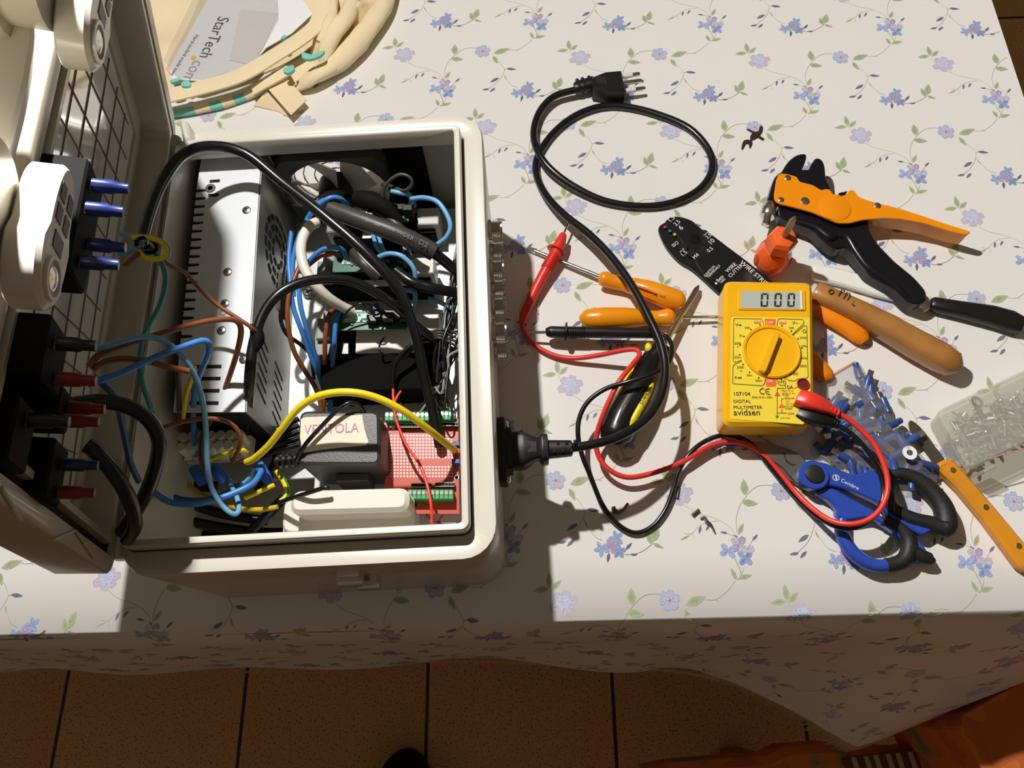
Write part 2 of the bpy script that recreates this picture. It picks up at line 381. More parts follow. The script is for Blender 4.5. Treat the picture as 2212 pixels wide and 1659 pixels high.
# B cluster
bB = c3(1352, 1330)
for k in range(4): petal(K, bB + V((0, .001)), k * pi2 / 4 + .8, .0095, .0042, lilac, lilac2 if k % 2 else 'a596ba', 4, 1.2)
for k in range(4): petal(K, c3(1282, 1358), k * pi2 / 4 + .4 + (k % 2) * .3, .0088, .0034, blue2 if k == 2 else blue, 'a9b8e0', 3, 1.1)
for k in range(4): petal(K, c3(1398, 1392), k * pi2 / 4 + .75, .0088, .0036, blue2 if k % 2 else deep, blue, 5, 1)
petal(K, c3(1395, 1350), .1, .009, .0045, lilac, lilac2, 4, 1.2)
stem(K, X(1225, 1258, 1265, 1262, 1318, 1276)); bud(K, c3(1270, 1262), c3(1218, 1256)); bud(K, c3(1340, 1284), c3(1308, 1270)); leafs(K, c3(1340, 1268), c3(1368, 1205), .18)
stem(K, X(1405, 1345, 1428, 1310, 1445, 1285)); bud(K, c3(1435, 1298), c3(1468, 1264))
stem(K, X(1320, 1385, 1350, 1425, 1378, 1480, 1360, 1512), .0004); stem(K, X(1395, 1440, 1388, 1470, 1380, 1490))
leafs(K, c3(1352, 1510), c3(1310, 1448), .2); leafs(K, c3(1364, 1504), c3(1452, 1482), .17)
K2 = (2, 1)
# stem from the B leaf pair of the cell above right down to the big leaf of C
stem(K, X(1995, 925, 1960, 970, 1905, 1010, 1870, 1021, 1820, 1020)); stem(K, X(1880, 1018, 1910, 1026))
leafs(K, c3(1700, 1048), c3(1825, 1005), .20); leafs(K, c3(1698, 1068), c3(1758, 1138), .20)
cC = c3(1598, 1028)
for k in range(6): petal(K, cC, k * pi2 / 6 + .2, .0128, .0058, blue, 'b4c2e6', 3, 1.3, .62)
for k in range(6): petal(K, cC + V((.0006, -.0006)), k * pi2 / 6 + .7, .009, .0036, lilac, lilac2, 4, 1, .66)
petal(K, cC + V((-.001, 0)), 0, .0028, .0014, dark, leaf, 5, 1)
stem(K, X(1758, 1120, 1800, 1155, 1830, 1195, 1822, 1250, 1790, 1310, 1720, 1368)); stem(K, X(1828, 1190, 1870, 1180)); bud(K, c3(1845, 1182), c3(1930, 1190))
bud(K, c3(1800, 1262), c3(1735, 1302)); bud(K, c3(1745, 1360), c3(1685, 1370)); bud(K, c3(1795, 1350), c3(1755, 1388)); leafs(K, c3(1840, 1240), c3(1868, 1280), .12)
stem(K, X(1835, 1235, 1880, 1285, 1930, 1330, 1985, 1350))
stem(K, X(1530, 998, 1450, 1002, 1395, 1035, 1345, 1092)); leafs(K, c3(1362, 1055), c3(1345, 968), .26); leafs(K, c3(1342, 1092), c3(1452, 1100), .22)
stem(K, X(1342, 1095, 1322, 1150, 1318, 1200, 1334, 1270))
# D cluster (drawn at index 2,1)
Dd = (2, 1)
for cx, cy, r_, ci, co in ((1212, 728, .0082, blue2, blue), (1128, 782, .0082, blue, '9fb0dc'), (1238, 790, .0078, deep, blue)):
    for k in range(5): petal(Dd, c3(cx, cy), k * pi2 / 5 + cx, r_, .0026, ci, co, 3, .5)
for k in range(5): petal(Dd, c3(1190, 765), k * pi2 / 5 + .9, .0078, .003, 'a493bc', lilac, 4, .8)
bud(Dd, c3(1178, 800), c3(1175, 850), dark); bud(Dd, c3(1280, 782), c3(1314, 748), dark); bud(Dd, c3(1312, 806), c3(1360, 806), dark); bud(Dd, c3(1285, 806), c3(1300, 808))
stem(Dd, X(1262, 800, 1300, 808, 1380, 792, 1442, 752)); leafs(Dd, c3(1440, 752), c3(1402, 688), .26); leafs(Dd, c3(1450, 738), c3(1462, 655), .24); leafs(Dd, c3(1445, 748), c3(1518, 770), .15)
Lz = {1: .0000, 2: .00004, 3: .00008, 4: .00012, 5: .00016}
def put(pt, z):
    p = cloth_pt(pt.x, pt.y)
    up_ = V((0, 0, 1)) if pt.y > YN + .009 else V((0, -.85, .5))
    return p + up_ * z
offx = {}
for i in range(-9, 9):
    for j in range(-5, 13):
        for si, (an, c, pts, ci, co, ly) in enumerate(shapes):
            z_ = .00003 + si * 5e-7
            o_ = lat(i - an[0], j - an[1]); q = [p + o_ for p in pts]
            if any(p.x < XL + .01 or p.x > (XR - .001 if p.y > YN + .004 else HS[-1]) or p.y > YF - .01 or p.y < YN + .012 - DROP for p in q): continue
            if any(p.y > YN + .008 for p in q) and any(p.y < YN for p in q) and c is None: pass
            k0 = len(mb.v)
            if c is not None:
                mb.v.append(put(c + o_, z_)); VC.append(ci)
                mb.v += [put(p, z_) for p in q]; VC += [co] * len(q); n = len(q)
                for k in range(n): mb.f.append([k0, k0 + 1 + k, k0 + 1 + (k + 1) % n]); mb.mi.append(1)
            else:
                mb.v += [put(p, z_) for p in q]; VC += [ci] * 4; mb.f.append([k0, k0 + 1, k0 + 2, k0 + 3]); mb.mi.append(1)
def cloth_mat(printed):
    m = M('oilcloth print' if printed else 'oilcloth', 'd9d6d0', .32, var=.025, vscale=9, bump=.06, bscale=28, spec=.45, k=1.22); n = m.node_tree; b = n.nodes['Principled BSDF']
    if printed:
        pass
        at = n.nodes.new('ShaderNodeVertexColor'); at.layer_name = 'print'; mx_ = n.nodes.new('ShaderNodeMix'); mx_.data_type = 'RGBA'; mx_.blend_type = 'MULTIPLY'; mx_.inputs['Factor'].default_value = .55
        no = n.nodes.new('ShaderNodeTexNoise'); no.inputs['Scale'].default_value = 650; rp = n.nodes.new('ShaderNodeValToRGB'); rp.color_ramp.elements[0].color = (.7, .7, .74, 1); rp.color_ramp.elements[1].color = (1.25, 1.25, 1.25, 1)
        n.links.new(no.outputs['Fac'], rp.inputs[0]); n.links.new(at.outputs['Color'], mx_.inputs['A']); n.links.new(rp.outputs[0], mx_.inputs['B']); n.links.new(mx_.outputs['Result'], b.inputs['Base Color'])
    return m
cl = T('tablecloth', 'cream oilcloth printed with small blue flowers covering the table', 'tablecloth', (XR / 2 + XL / 2, .5, TZ - .27))
ct = part(mb, 'cloth_sheet', [cloth_mat(False), cloth_mat(True)], cl, smooth=60)
ca = ct.data.color_attributes.new('print', 'FLOAT_COLOR', 'POINT')
cc = {h: lin(h, 1.1) for h in set(VC)}
buf = [1.0] * (4 * NV0)
for h in VC: buf += cc[h]
ca.data.foreach_set('color', buf)
# frayed hem
mb = MB(); s = XL
while s < HS[-1]:
    h0 = hem_at(s); L = random.uniform(.005, .011) * (1.6 if .2 < s < .5 else 1); a = random.uniform(-.3, .3); w_ = .0016
    dn = (h0 - cloth_pt(s, YN + .012 - DROP * .7)).normalized()
    mb.tube([h0 - dn * .002, h0 + dn * L * .5 + V((a * L * .3, 0, 0)), h0 + dn * L + V((a * L, 0, 0))], [w_ * .6, w_ * .45, w_ * .15], seg=4, sub=1); s += .0026
o = part(mb, 'frayed_fringe', M('frayed backing', 'b49a70', .9), cl, 'ragged tan fringe along the hem'); o['kind'] = 'stuff'
# ------------------------------------------------------------------ the enclosure
TH = math.radians(1.35); BO = V((-.2585, .0655, TZ)); UX = V((math.cos(TH), math.sin(TH), 0)); UY = V((-math.sin(TH), math.cos(TH), 0)); UZ = V((0, 0, 1))
BW, BL_ = .236, .338
RB = Matrix((UX, UY, UZ)).transposed()
def B(a, b, c): return BO + UX * a + UY * b + UZ * c
def ring(ox, oy, lx, ly, ins, r, frame, c, n=6):
    "rounded rectangle of frame(a, b, c)"
    r = max(r - ins, .002); out = []
    for cx, cy, a0 in ((lx - ins - r, ly - ins - r, 0), (ox + ins + r, ly - ins - r, 90), (ox + ins + r, oy + ins + r, 180), (lx - ins - r, oy + ins + r, 270)):
        for k in range(n + 1):
            a = math.radians(a0 + 90 * k / n); out.append(frame(cx + r * math.cos(a), cy + r * math.sin(a), c))
    return out
def sweep(mb, rings, mi=0, first=None, last=None):
    n = len(rings[0]); vs = [p for r in rings for p in r]; fs = []
    for k in range(len(rings) - 1):
        for i in range(n):
            j = (i + 1) % n; fs.append([k * n + i, k * n + j, (k + 1) * n + j, (k + 1) * n + i])
    if first: fs.append(list(reversed(range(n))))
    if last: fs.append([(len(rings) - 1) * n + i for i in range(n)])
    mb.add(vs, fs, mi)
box = T('electrical_enclosure', 'open light grey plastic electrical enclosure full of wiring', 'electrical box', B(BW / 2, BL_ / 2, 0))
mb = MB(); prof = [(.004, .0005), (.0005, .004), (0, .133), (.001, .135), (.0145, .135), (.0155, .134), (.0155, .130), (.0163, .130), (.0163, .1435), (.0173, .145), (.0203, .145), (.0213, .144), (.0213, .128), (.006, .118), (.004, .008), (.009, .006)]
sweep(mb, [ring(-.74 * i if i > .01 else 0, 0, BW, BL_, i, .022, B, c) for i, c in prof], first=True, last=True); part(mb, 'body', m_abs, box, smooth=50)
body = bpy.data.objects['body']; mb = MB(); mb.lathe([(.041, -.03), (.041, .03)], B(.112, BL_ - .003, .075), UY, seg=40); cut = finish(mb, 'cut', m_abs, V((0, 0, 0)))
md = body.modifiers.new('vent', 'BOOLEAN'); md.object = cut; md.solver = 'EXACT'; bpy.context.view_layer.update()
nm = bpy.data.meshes.new_from_object(body.evaluated_get(bpy.context.evaluated_depsgraph_get())); body.modifiers.clear(); body.data = nm; bpy.data.objects.remove(cut)
mb = MB(); sweep(mb, [ring(-.74 * i, 0, BW, BL_, i, .022, B, c) for i, c in ((.0156, .1312), (.0156, .1318), (.0162, .1318), (.0162, .1312))]); part(mb, 'groove_shade_strip', m_dgrey, box)  # dark grey strip painting the lip's shadow line in the groove
mb = MB(); mb.prism([B(a, b, .0305) for a, b in ((.012, .085), (.09, .085), (.09, .014), (BW - .008, .014), (BW - .008, BL_ - .012), (.012, BL_ - .012))], .0025, .0005)
part(mb, 'mounting_plate', m_galv, box, 'speckled galvanised mounting plate')
for a, b in ((.03, .03), (BW - .03, .03), (.03, BL_ - .03), (BW - .03, BL_ - .03)):
    mb = MB(); mb.lathe([(.007, .006), (.006, .029)], B(a, b, 0)); part(mb, 'mounting_boss', m_abs, box)
mb = MB(); mb.lathe([(.008, .0306), (.0085, .032), (.0085, .034), (.006, .036)], B(BW - .024, .038, 0)); part(mb, 'bolt_cap', m_grey, box)
mb = MB(); mb.prism([B(-.006, .012, .1335), B(.004, .012, .1335), B(.004, BL_ - .012, .1335), B(-.006, BL_ - .012, .1335)], .010, .001); part(mb, 'hinge_strip', m_abs, box)
# front latch
lt = MB(); q = P(755, 1247, .112); q = B((q - BO).dot(UX), -.002, .112)
lt.box(q, (.016, .006, .012), rot=RB, bev=.001); lt.tube([q + UX * -.008 + V((0, -.004, -.004)), q + UX * .008 + V((0, -.004, -.004))], .0032, seg=10, sub=1)
q2 = q + UX * .008 + UZ * -.022
lt.box(q2, (.014, .006, .012), rot=RB, bev=.001); lt.tube([q2 + UX * -.007 + V((0, -.004, -.003)), q2 + UX * .007 + V((0, -.004, -.003))], .0032, seg=10, sub=1)
part(lt, 'latch', m_steel, box, 'small shiny metal latch on the front wall')
# hinge knuckles
for b in (.05, BL_ - .02):
    mb = MB(); mb.tube([B(-.001, b - .012, .137), B(-.001, b + .012, .137)], .0055, seg=10, sub=1); part(mb, 'hinge_knuckle', m_abs, box)
mb = MB(); q = [P(384, 255, .15), P(402, 258, .15), P(415, 300, .145), P(396, 312, .145)]; mb.prism(q, .02, .002); part(mb, 'hinge_lug', m_abs, box)
# black fan surround on the rear wall
mb = MB()
for x0, x1, z0, z1 in ((.066, .186, .1165, .127), (.066, .186, .026, .0335), (.064, .0705, .0335, .1165), (.1535, .186, .0335, .1165)): mb.prism([B(x0, BL_ - .0075, z1), B(x1, BL_ - .0075, z1), B(x1, BL_ - .0075, z0), B(x0, BL_ - .0075, z0)], UY * .002, 0, up=-UY)
part(mb, 'fan_backing', m_blackm, box, 'black panel framing the fan')
# round metal sockets in the right wall
for v, c, r in ((495, .092, .0075), (540, .074, .007), (581, .090, .0078), (622, .072, .0072), (661, .085, .0075), (716, .092, .0082), (755, .070, .0078)):
    r *= .88; q = P(1075, v, c); b = (q - BO).dot(UY); mb = MB()
    pr = [(r * 1.25, 0), (r * 1.25, .0022), (r * .95, .0026)]
    for k in range(5): pr += [(r, .0030 + k * .0012), (r * .93, .0036 + k * .0012)]
    pr += [(r, .0092), (r, .0105), (r * .8, .0105), (r * .75, .004)]
    mb.lathe(pr, B(BW, b, c), UX, seg=18); part(mb, 'threaded_connector', m_steel, box)
    mb = MB(); mb.lathe([(r * .8, 0), (r * .8, .007), (r * .45, .007), (r * .4, .016)], B(BW - .006, b, c), -UX, seg=12); part(mb, 'connector_tail', m_grey, box)
# mains inlet
qi = P(1086, 976, .066); bi = (qi - BO).dot(UY); ci = .066
il = MB(); il.prism(rc([B(BW + .006, bi + y, ci + z) for y, z in ((-.025, -.009), (-.015, -.0145), (.015, -.0145), (.025, -.009), (.025, .009), (.015, .0145), (-.015, .0145), (-.025, .009))], .003), UX * -.006, .001, up=UX)
il.prism(rc([B(BW + .010, bi + y, ci + z) for y, z in ((-.016, -.012), (.016, -.012), (.016, .012), (-.016, .012))], .004), UX * -.006, 0, up=UX); inl = part(il, 'mains_inlet', m_black, box, 'black mains inlet screwed to the right wall')
for y in (-.0205, .0205):
    mb = MB(); mb.lathe([(.0035, 0), (.0032, .001), (.002, .0018)], B(BW + .006, bi + y, ci), UX, seg=14); part(mb, 'screw', m_steel, inl)
# ------------------------------------------------------------------ the lid, standing open
HU = V((.2880, -.0073, .9575)).normalized(); HH = V((-.0207, .9998, 0)).normalized(); HU = (HU - HH * HU.dot(HH)).normalized(); HN = HH.cross(HU).normalized()
if HN.x < 0: HN = -HN
HO = V((-.2600, .0662, TZ + .1362))
def LP(a, b, c): return HO + HH * a + HU * b + HN * c
def LQ(u, v, c):
    "lid point at depth c seen at pixel (u, v): returns (a, b)"
    o = V((0, 0, TZ + D)); d = P(u, v, 0) - o; q = HO + HN * c; t = (q - o).dot(HN) / d.dot(HN); p = o + d * t - HO
    return p.dot(HH), p.dot(HU)
LW, LHh = .243, .339
fr = lambda a, b, c: LP(b, a, c)
mb = MB(); prof = [(.003, -.030), (0, -.028), (0, -.001), (.001, 0), (.0105, 0), (.011, -.004), (.0165, -.004), (.017, .0005), (.0205, .0005), (.0215, -.001), (.0225, -.018), (.034, -.019), (.0345, -.021)]
sweep(mb, [ring(0, 0, LW, LHh, i, .014 if i < .02 else .03, fr, c) for i, c in prof], first=True, last=False)
lid = part(mb, 'lid', m_lid, box, 'open lid leaning up along the left edge', smooth=45)
mb = MB(); mb.sheet(ring(0, 0, LW, LHh, .034, .03, fr, -.0208)); part(mb, 'lid_panel', m_panel, lid, 'glossy inner panel of the lid with thin crossing lines')
mb = MB(); sweep(mb, [ring(0, 0, LW, LHh, i, .014, fr, c) for i, c in ((.0112, -.0035), (.0125, -.0022), (.0152, -.0022), (.0163, -.0035))]); part(mb, 'gasket', m_blackm, lid, 'dark rubber gasket')
for p_, q_ in (((4, 1052), (46, 1124)), ((118, 1166), (163, 1146)), ((165, 1148), (206, 1208))):
    mb = MB(); a_, b_ = LQ(*p_, .001), LQ(*q_, .001); mb.tube([LP(a_[0], a_[1], .001), LP(b_[0], b_[1], .001)], .0007, seg=6, sub=1); part(mb, 'flange_rib', m_abs, lid)
# thin crossing lines moulded into the panel
mb = MB(); A0, A1, B0, B1, cz = .04, LHh - .04, .04, LW - .04, -.0205
def rib(p, q):
    d = (q[0] - p[0], q[1] - p[1]); t0, t1 = 0.0, 1.0
    for dd, lo_, hi_, o_ in ((d[0], A0, A1, p[0]), (d[1], B0, B1, p[1])):
        if abs(dd) < 1e-9:
            if not lo_ < o_ < hi_: return
            continue
        x, y = (lo_ - o_) / dd, (hi_ - o_) / dd; x, y = min(x, y), max(x, y); t0, t1 = max(t0, x), min(t1, y)
    if t1 - t0 > .01: mb.tube([LP(p[0] + d[0] * t0, p[1] + d[1] * t0, cz), LP(p[0] + d[0] * t1, p[1] + d[1] * t1, cz)], .00045, seg=4, sub=1)
# two families of lines read off the photograph
def fam(p, q, p2, q2, n0, n1):
    a, b = LQ(*p, cz), LQ(*q, cz); c, d = LQ(*p2, cz), LQ(*q2, cz)
    m1 = ((a[0] + b[0]) / 2, (a[1] + b[1]) / 2); dr = (b[0] - a[0], b[1] - a[1]); nrm = (-dr[1], dr[0]); l2 = nrm[0] ** 2 + nrm[1] ** 2
    m2 = ((c[0] + d[0]) / 2, (c[1] + d[1]) / 2); k = ((m2[0] - m1[0]) * nrm[0] + (m2[1] - m1[1]) * nrm[1]) / l2
    for i in range(n0, n1):
        o = (m1[0] + nrm[0] * k * i, m1[1] + nrm[1] * k * i); rib((o[0] - dr[0] * 9, o[1] - dr[1] * 9), (o[0] + dr[0] * 9, o[1] + dr[1] * 9))
fam((131, 115), (97, 300), (170, 130), (140, 290), -9, 14)
fam((116, 114), (204, 288), (167, 127), (245, 266), -14, 9)
part(mb, 'crossing_ribs', m_rib, lid)
# square to the panel: pieces bolted to the lid
def lbox(mb, u, v, c, sa, sb, sc, bev=.001, mi=0):
    a, b = LQ(u, v, c)
    mb.prism([LP(a + x * sa, b + y * sb, c) for x, y in ((-.5, -.5), (.5, -.5), (.5, .5), (-.5, .5))], HN * -sc, bev, mi, up=HN); return a, b
def clamp(name_lab, u, v, c=.030, flip=1):
    a, b = LQ(u, v, c); t = T('socket_clamp', name_lab, 'plastic clamp', LP(a, b, -.02), None)
    def el(sc, cc, dp, mi=0, bev=.0015):
        m_ = MB(); o = []
        for k in range(36):
            an = 2 * math.pi * k / 36; wd = .0135 if math.cos(an) * flip < 0 else .0105
            o.append(LP(a + math.copysign(abs(math.cos(an)) ** .8, math.cos(an)) * .0255 * sc, b + math.copysign(abs(math.sin(an)) ** .8, math.sin(an)) * wd * sc, cc))
        m_.prism(o, HN * -dp, bev, 0, up=HN); return m_
    part(el(1, c, .011), 'clamp_plate', m_white, t)
    mb = MB()
    for da, db, sa, sb in ((.014, -.004, .006, .005), (.014, .004, .006, .005), (.006, -.004, .006, .005), (.006, .004, .006, .005), (-.003, .0, .006, .009)):
        mb.prism([LP(a + flip * da + x * sa / 2, b + db + y * sb / 2, c + .0003) for x, y in ((-1, -1), (1, -1), (1, 1), (-1, 1))], HN * -.003, 0, up=HN)
    part(mb, 'recess', m_dgrey, t)
    mb = MB(); mb.lathe([(.0075, 0), (.0075, .0012), (.006, .0012), (.0055, -.001)], LP(a - flip * .0155, b, c), HN, seg=18); part(mb, 'screw_collar', m_white, t)
    mb = MB(); mb.lathe([(.004, 0), (.0042, .0008), (.002, .0016)], LP(a - flip * .0155, b, c), HN, seg=12); part(mb, 'screw', m_steel, t)
    mb = MB(); mb.lathe([(.027, -.02), (.027, .004), (.025, .006), (.021, .006), (.021, .0185)], LP(a - flip * .004, b + .02, 0), HN, seg=28); part(mb, 'round_base', m_lid, t)
    return t
clamp('white plastic socket clamp with screw high on the lid, at the top edge', 223, 20)
clamp('white plastic socket clamp with four square recesses at mid height of the lid', 128, 510)
# white plate at the left edge, its tilt shaped to catch the lamp
a, b = LQ(40, 205, .012); c0 = LP(a, b, .012); cn = V((.55, .05, .83)).normalized(); eye = V((0, 0, TZ + D))
def onpl(u, v): d = P(u, v, 0) - eye; return eye + d * ((c0 - eye).dot(cn) / d.dot(cn))
t = T('socket_cover', 'rounded white socket plate between the two clamps, tilted to catch the lamp', 'socket', c0 - cn * .02)
mb = MB(); mb.prism(rc([onpl(u, v) for u, v in ((-45, -30), (62, -20), (78, 70), (60, 175), (20, 330), (-60, 325))], .006, 4), cn * -.018, .0015, up=cn); part(mb, 'cover_plate', m_white, t)
m_dred = M('shaded red crimp', '7a1c1a', .45)  # red darkened in its colour for the shade on the lid
def switch(lab, u, v, c, sa, sb, dep, terms, grp=None):
    a, b = LQ(u, v, c); t = T('rocker_switch', lab, 'switch', LP(a, b, -.02), grp); mb = MB()
    mb.prism(rc([LP(a + x * sa, b + y * sb, c) for x, y in ((-.5, -.5), (.5, -.5), (.5, .5), (-.5, .5))], .002, 2), HN * -dep, .001, up=HN)
    mb.prism(rc([LP(a + x * sa * 1.15, b + y * sb * 1.15, c - dep * .55) for x, y in ((-.5, -.5), (.5, -.5), (.5, .5), (-.5, .5))], .002, 2), HN * -(dep * .4), .001, up=HN)
    part(mb, 'switch_body', m_blackm, t)
    for da, db, mt in terms:
        mb = MB(); mb.box(LP(a + da, b + db, c + .002), (.001, .005, .006), rot=Matrix((HU, HH, HN)).transposed()); part(mb, 'blade_terminal', m_brass, t)
        mb = MB(); p0 = LP(a + da, b + db, c + .001); mb.tube([p0, p0 + HN * .008, p0 + HN * .009, p0 + HN * .014], [.0030, .0030, .0024, .0022], seg=12, sub=1); part(mb, 'crimp_sleeve', mt, t)
    return t
switch('black switch block under the mid clamp, four blue crimp sleeves facing the box', 188, 490, .016, .052, .026, .036, ((.017, .006, m_crimp), (.004, .008, m_crimp), (-.006, -.004, m_crimp), (-.018, .002, m_crimp)))
switch('black switch block below the white clamp with a red sleeve and brown wires', 120, 770, .012, .026, .026, .032, ((.004, .004, m_black), (-.008, -.004, m_dred)))
switch('small black switch beside the thick looping cable on the lid', 140, 885, .008, .018, .018, .028, ((.002, -.003, m_dred), (-.006, .003, m_dred)))
switch('black switch at the left edge below the red sleeves', 50, 940, .006, .026, .022, .026, ((.006, 0, m_black),))
switch('lowest black switch near the front corner of the lid, brass blades', 125, 1020, .006, .026, .022, .026, ((.004, -.002, m_crimp), (-.008, -.004, m_dred)))
# ------------------------------------------------------------------ power supply standing on edge
ZP = .0305
q4 = PP([(432, 336), (566, 326), (530, 890), (374, 890)], .12)
ps = T('power_supply', 'perforated metal power supply with white top standing inside the box', 'power supply', V(((q4[0] + q4[2]) / 2).xy.to_3d()) + V((0, 0, TZ + ZP)))
tl, tr, br, bl = q4
def Q(s, t, dz=0.0): return tl.lerp(tr, s).lerp(bl.lerp(br, s), t) + V((0, 0, dz))
def slot_outline():
    o = [Q(0.03, 0), Q(.97, 0), Q(1, .02), Q(1, 1), Q(0, 1)]
    for k in range(18):
        t = .74 - k * .034
        o += [Q(0, t), Q(.15, t - .002), Q(.165, t - .007), Q(.15, t - .012), Q(0, t - .014)]
    return o
mb = MB(); mb.prism(slot_outline(), .0012); top = part(mb, 'top_cover', m_psu, ps, 'white slotted top cover')
mb = MB(); mb.prism([Q(.03, .004, -.0013), Q(.985, .004, -.0013), Q(.985, .996, -.0013), Q(.02, .996, -.0013)], .12 - ZP - .0016, .0005); part(mb, 'inner_chassis', m_hole, ps)
mb = MB(); nx_ = (tr - tl).normalized(); xr = V((nx_.x, nx_.y, 0)); ft = (br - tr); L = ft.length; fd = ft.normalized(); fn = fd.cross(V((0, 0, -1))); fn = fn if fn.x > 0 else -fn
def F(t, z, o=0.0): return Q(1, t) + V((0, 0, -z)) + fn * o
mb.prism([F(0.0, 0, .0008), F(1, 0, .0008), F(1, .0885, .0008), F(0, .0885, .0008)], fn * -.0012, up=fn); sd = part(mb, 'fan_side_sheet', m_psud, ps, 'dull grey side sheet with a round fan grille and slanting slots')
for rad, nn in ((.009, 8), (.0175, 12), (.026, 16)):
    mb = MB()
    for k in range(nn):
        a0 = 2 * math.pi * (k + .12) / nn; a1_ = 2 * math.pi * (k + .88) / nn; o = []
        for a, rr in [(a0 + (a1_ - a0) * i / 4, rad) for i in range(5)] + [(a1_ - (a1_ - a0) * i / 4, rad + .005) for i in range(5)]:
            o.append(F(.30, .045, .0010) + fd * rr * math.cos(a) + V((0, 0, rr * math.sin(a))))
        mb.sheet(o)
    part(mb, 'grille_ring', m_hole, sd)
for c0, z0 in ((.68, .026), (.72, .062)):
    for k in range(6):
        t = c0 + k * .038; mb = MB(); mb.sheet([F(t, z0 - .010, .0010), F(t + .010, z0 - .010, .0010), F(t + .05, z0 + .010, .0010), F(t + .04, z0 + .010, .0010)]); part(mb, 'slanting_slot', m_hole, sd)
mb = MB(); mb.prism([F(.36, .05, .0012), F(.36, .075, .0012), F(.52, .075, .0012), F(.52, .05, .0012)], fn * -.0002, up=fn); part(mb, 'warning_label', M('scuffed yellow label', '8f8440', .5, var=.4), sd)
for s_, t, ws, wt in ((.28, .118, .16, .012), (.28, .178, .16, .012), (.42, .844, .40, .012), (.42, .886, .40, .012), (.42, .928, .40, .012), (.42, .970, .40, .012)):
    mb = MB(); mb.prism([Q(s_ + a * ws / 2, t + b * wt / 2, .0003) for a, b in ((-1, -1), (1, -1), (1, 1), (-1, 1))], .0003); part(mb, 'slot_opening', m_hole, ps)
for s_, t in ((.82, .25), (.60, .495), (.60, .615), (.58, .715), (.93, .82)):
    mb = MB(); mb.lathe([(.0034, 0), (.0033, .0005), (.0022, .0011)], Q(s_, t), seg=16)
    for r_ in (0, 1.57): mb.box(Q(s_, t, .00115), (.0032, .0006, .0002), 1, Matrix.Rotation(r_ + .6, 3, 'Z'))
    part(mb, 'screw', [m_steeld, m_hole], ps)
mb = MB(); mb.lathe([(.0042, .0001), (.004, .0005), (.002, .0005), (.0019, .0001)], Q(.22, .148), seg=16); part(mb, 'test_hole', m_steeld, ps)
mb = MB(); mb.text('QC', Q(.63, .66), Q(.63, .615), lift=.0003); part(mb, 'quality_stamp', M('grey ink', '8a8a86', .6), ps)
# ------------------------------------------------------------------ plug-in adapter with taped paper note
def vert_block(px, h, depth, bev): 
    m_ = MB(); m_.prism(rc(PP(px, h), .006, 4), depth, bev); return m_
ad = T('power_adapter', 'black power adapter with a paper note lying inside the box', 'power adapter', P(735, 945, .034))
part(vert_block([(647, 887), (820, 887), (822, 1004), (641, 1004)], .092, .058, .0022), 'adapter_case', M('grained black plastic', '2a2826', .46, var=.35, vscale=900, bump=.22, bscale=1200, spec=1.0), ad)
mb = MB(); q = PP([(727, 1027), (793, 1027), (793, 1052), (727, 1052)], .07); mb.box((q[0] + q[2]) / 2 + V((0, .003, -.012)), (.024, .006, .024), bev=.0006); part(mb, 'rating_plate', m_dgrey, ad)
m_note = M('masking tape paper', 'd8cfba', .7, var=.08, vscale=200, bump=.3, bscale=500)
mb = MB(); o = PP([(650, 905), (660, 901), (720, 899), (782, 896), (788, 930), (796, 955), (790, 962), (740, 966), (690, 972), (654, 978), (648, 945)], .0924); mb.prism(o, .0003); note = part(mb, 'paper_note', m_note, ad, 'torn cream paper note with a purple handwritten word')
mb = MB(); mb.text('VENTOLA', P(656, 938, .0926), P(775, 933, .0926), ys=1.15); part(mb, 'handwriting', M('purple felt pen', 'b487a4', .7), note)
mb = MB()
for k in range(4): a = P(600 + k * 13, 997 - k, .072); mb.tube([a, a + V((.0022, 0, 0))], .0055, seg=10, sub=1)
mb.tube([P(596, 998, .07), P(645, 992, .073)], .0035, seg=10, sub=1); part(mb, 'strain_relief', m_black, ad)
# ------------------------------------------------------------------ white junction box at the front of the interior
jb = T('junction_box', 'small white plastic box with rounded lid against the front wall inside', 'plastic box', P(755, 1110, .01))
fw = B(0, .012, 0)
def jbq(u0, u1, h, y0, y1): 
    x0 = P(u0, 1060, h).x; x1 = P(u1, 1060, h).x; return rc([V((x0, y0, TZ + h)), V((x1, y0, TZ + h)), V((x1, y1, TZ + h)), V((x0, y1, TZ + h))], .008, 5)
ytop = P(750, 1056, .098).y
mb = MB(); mb.prism(jbq(628, 884, .098, ytop - .0165, ytop), .026, .003); part(mb, 'box_lid', m_white, jb)
mb = MB(); mb.prism(jbq(616, 896, .0745, ytop - .0245, ytop + .001), .0035, .0012); part(mb, 'lid_rim', m_white, jb)
mb = MB(); mb.prism(jbq(616, 892, .071, max(ytop - .037, fw.y + .004), ytop), .040, .003); part(mb, 'box_base', m_white, jb)
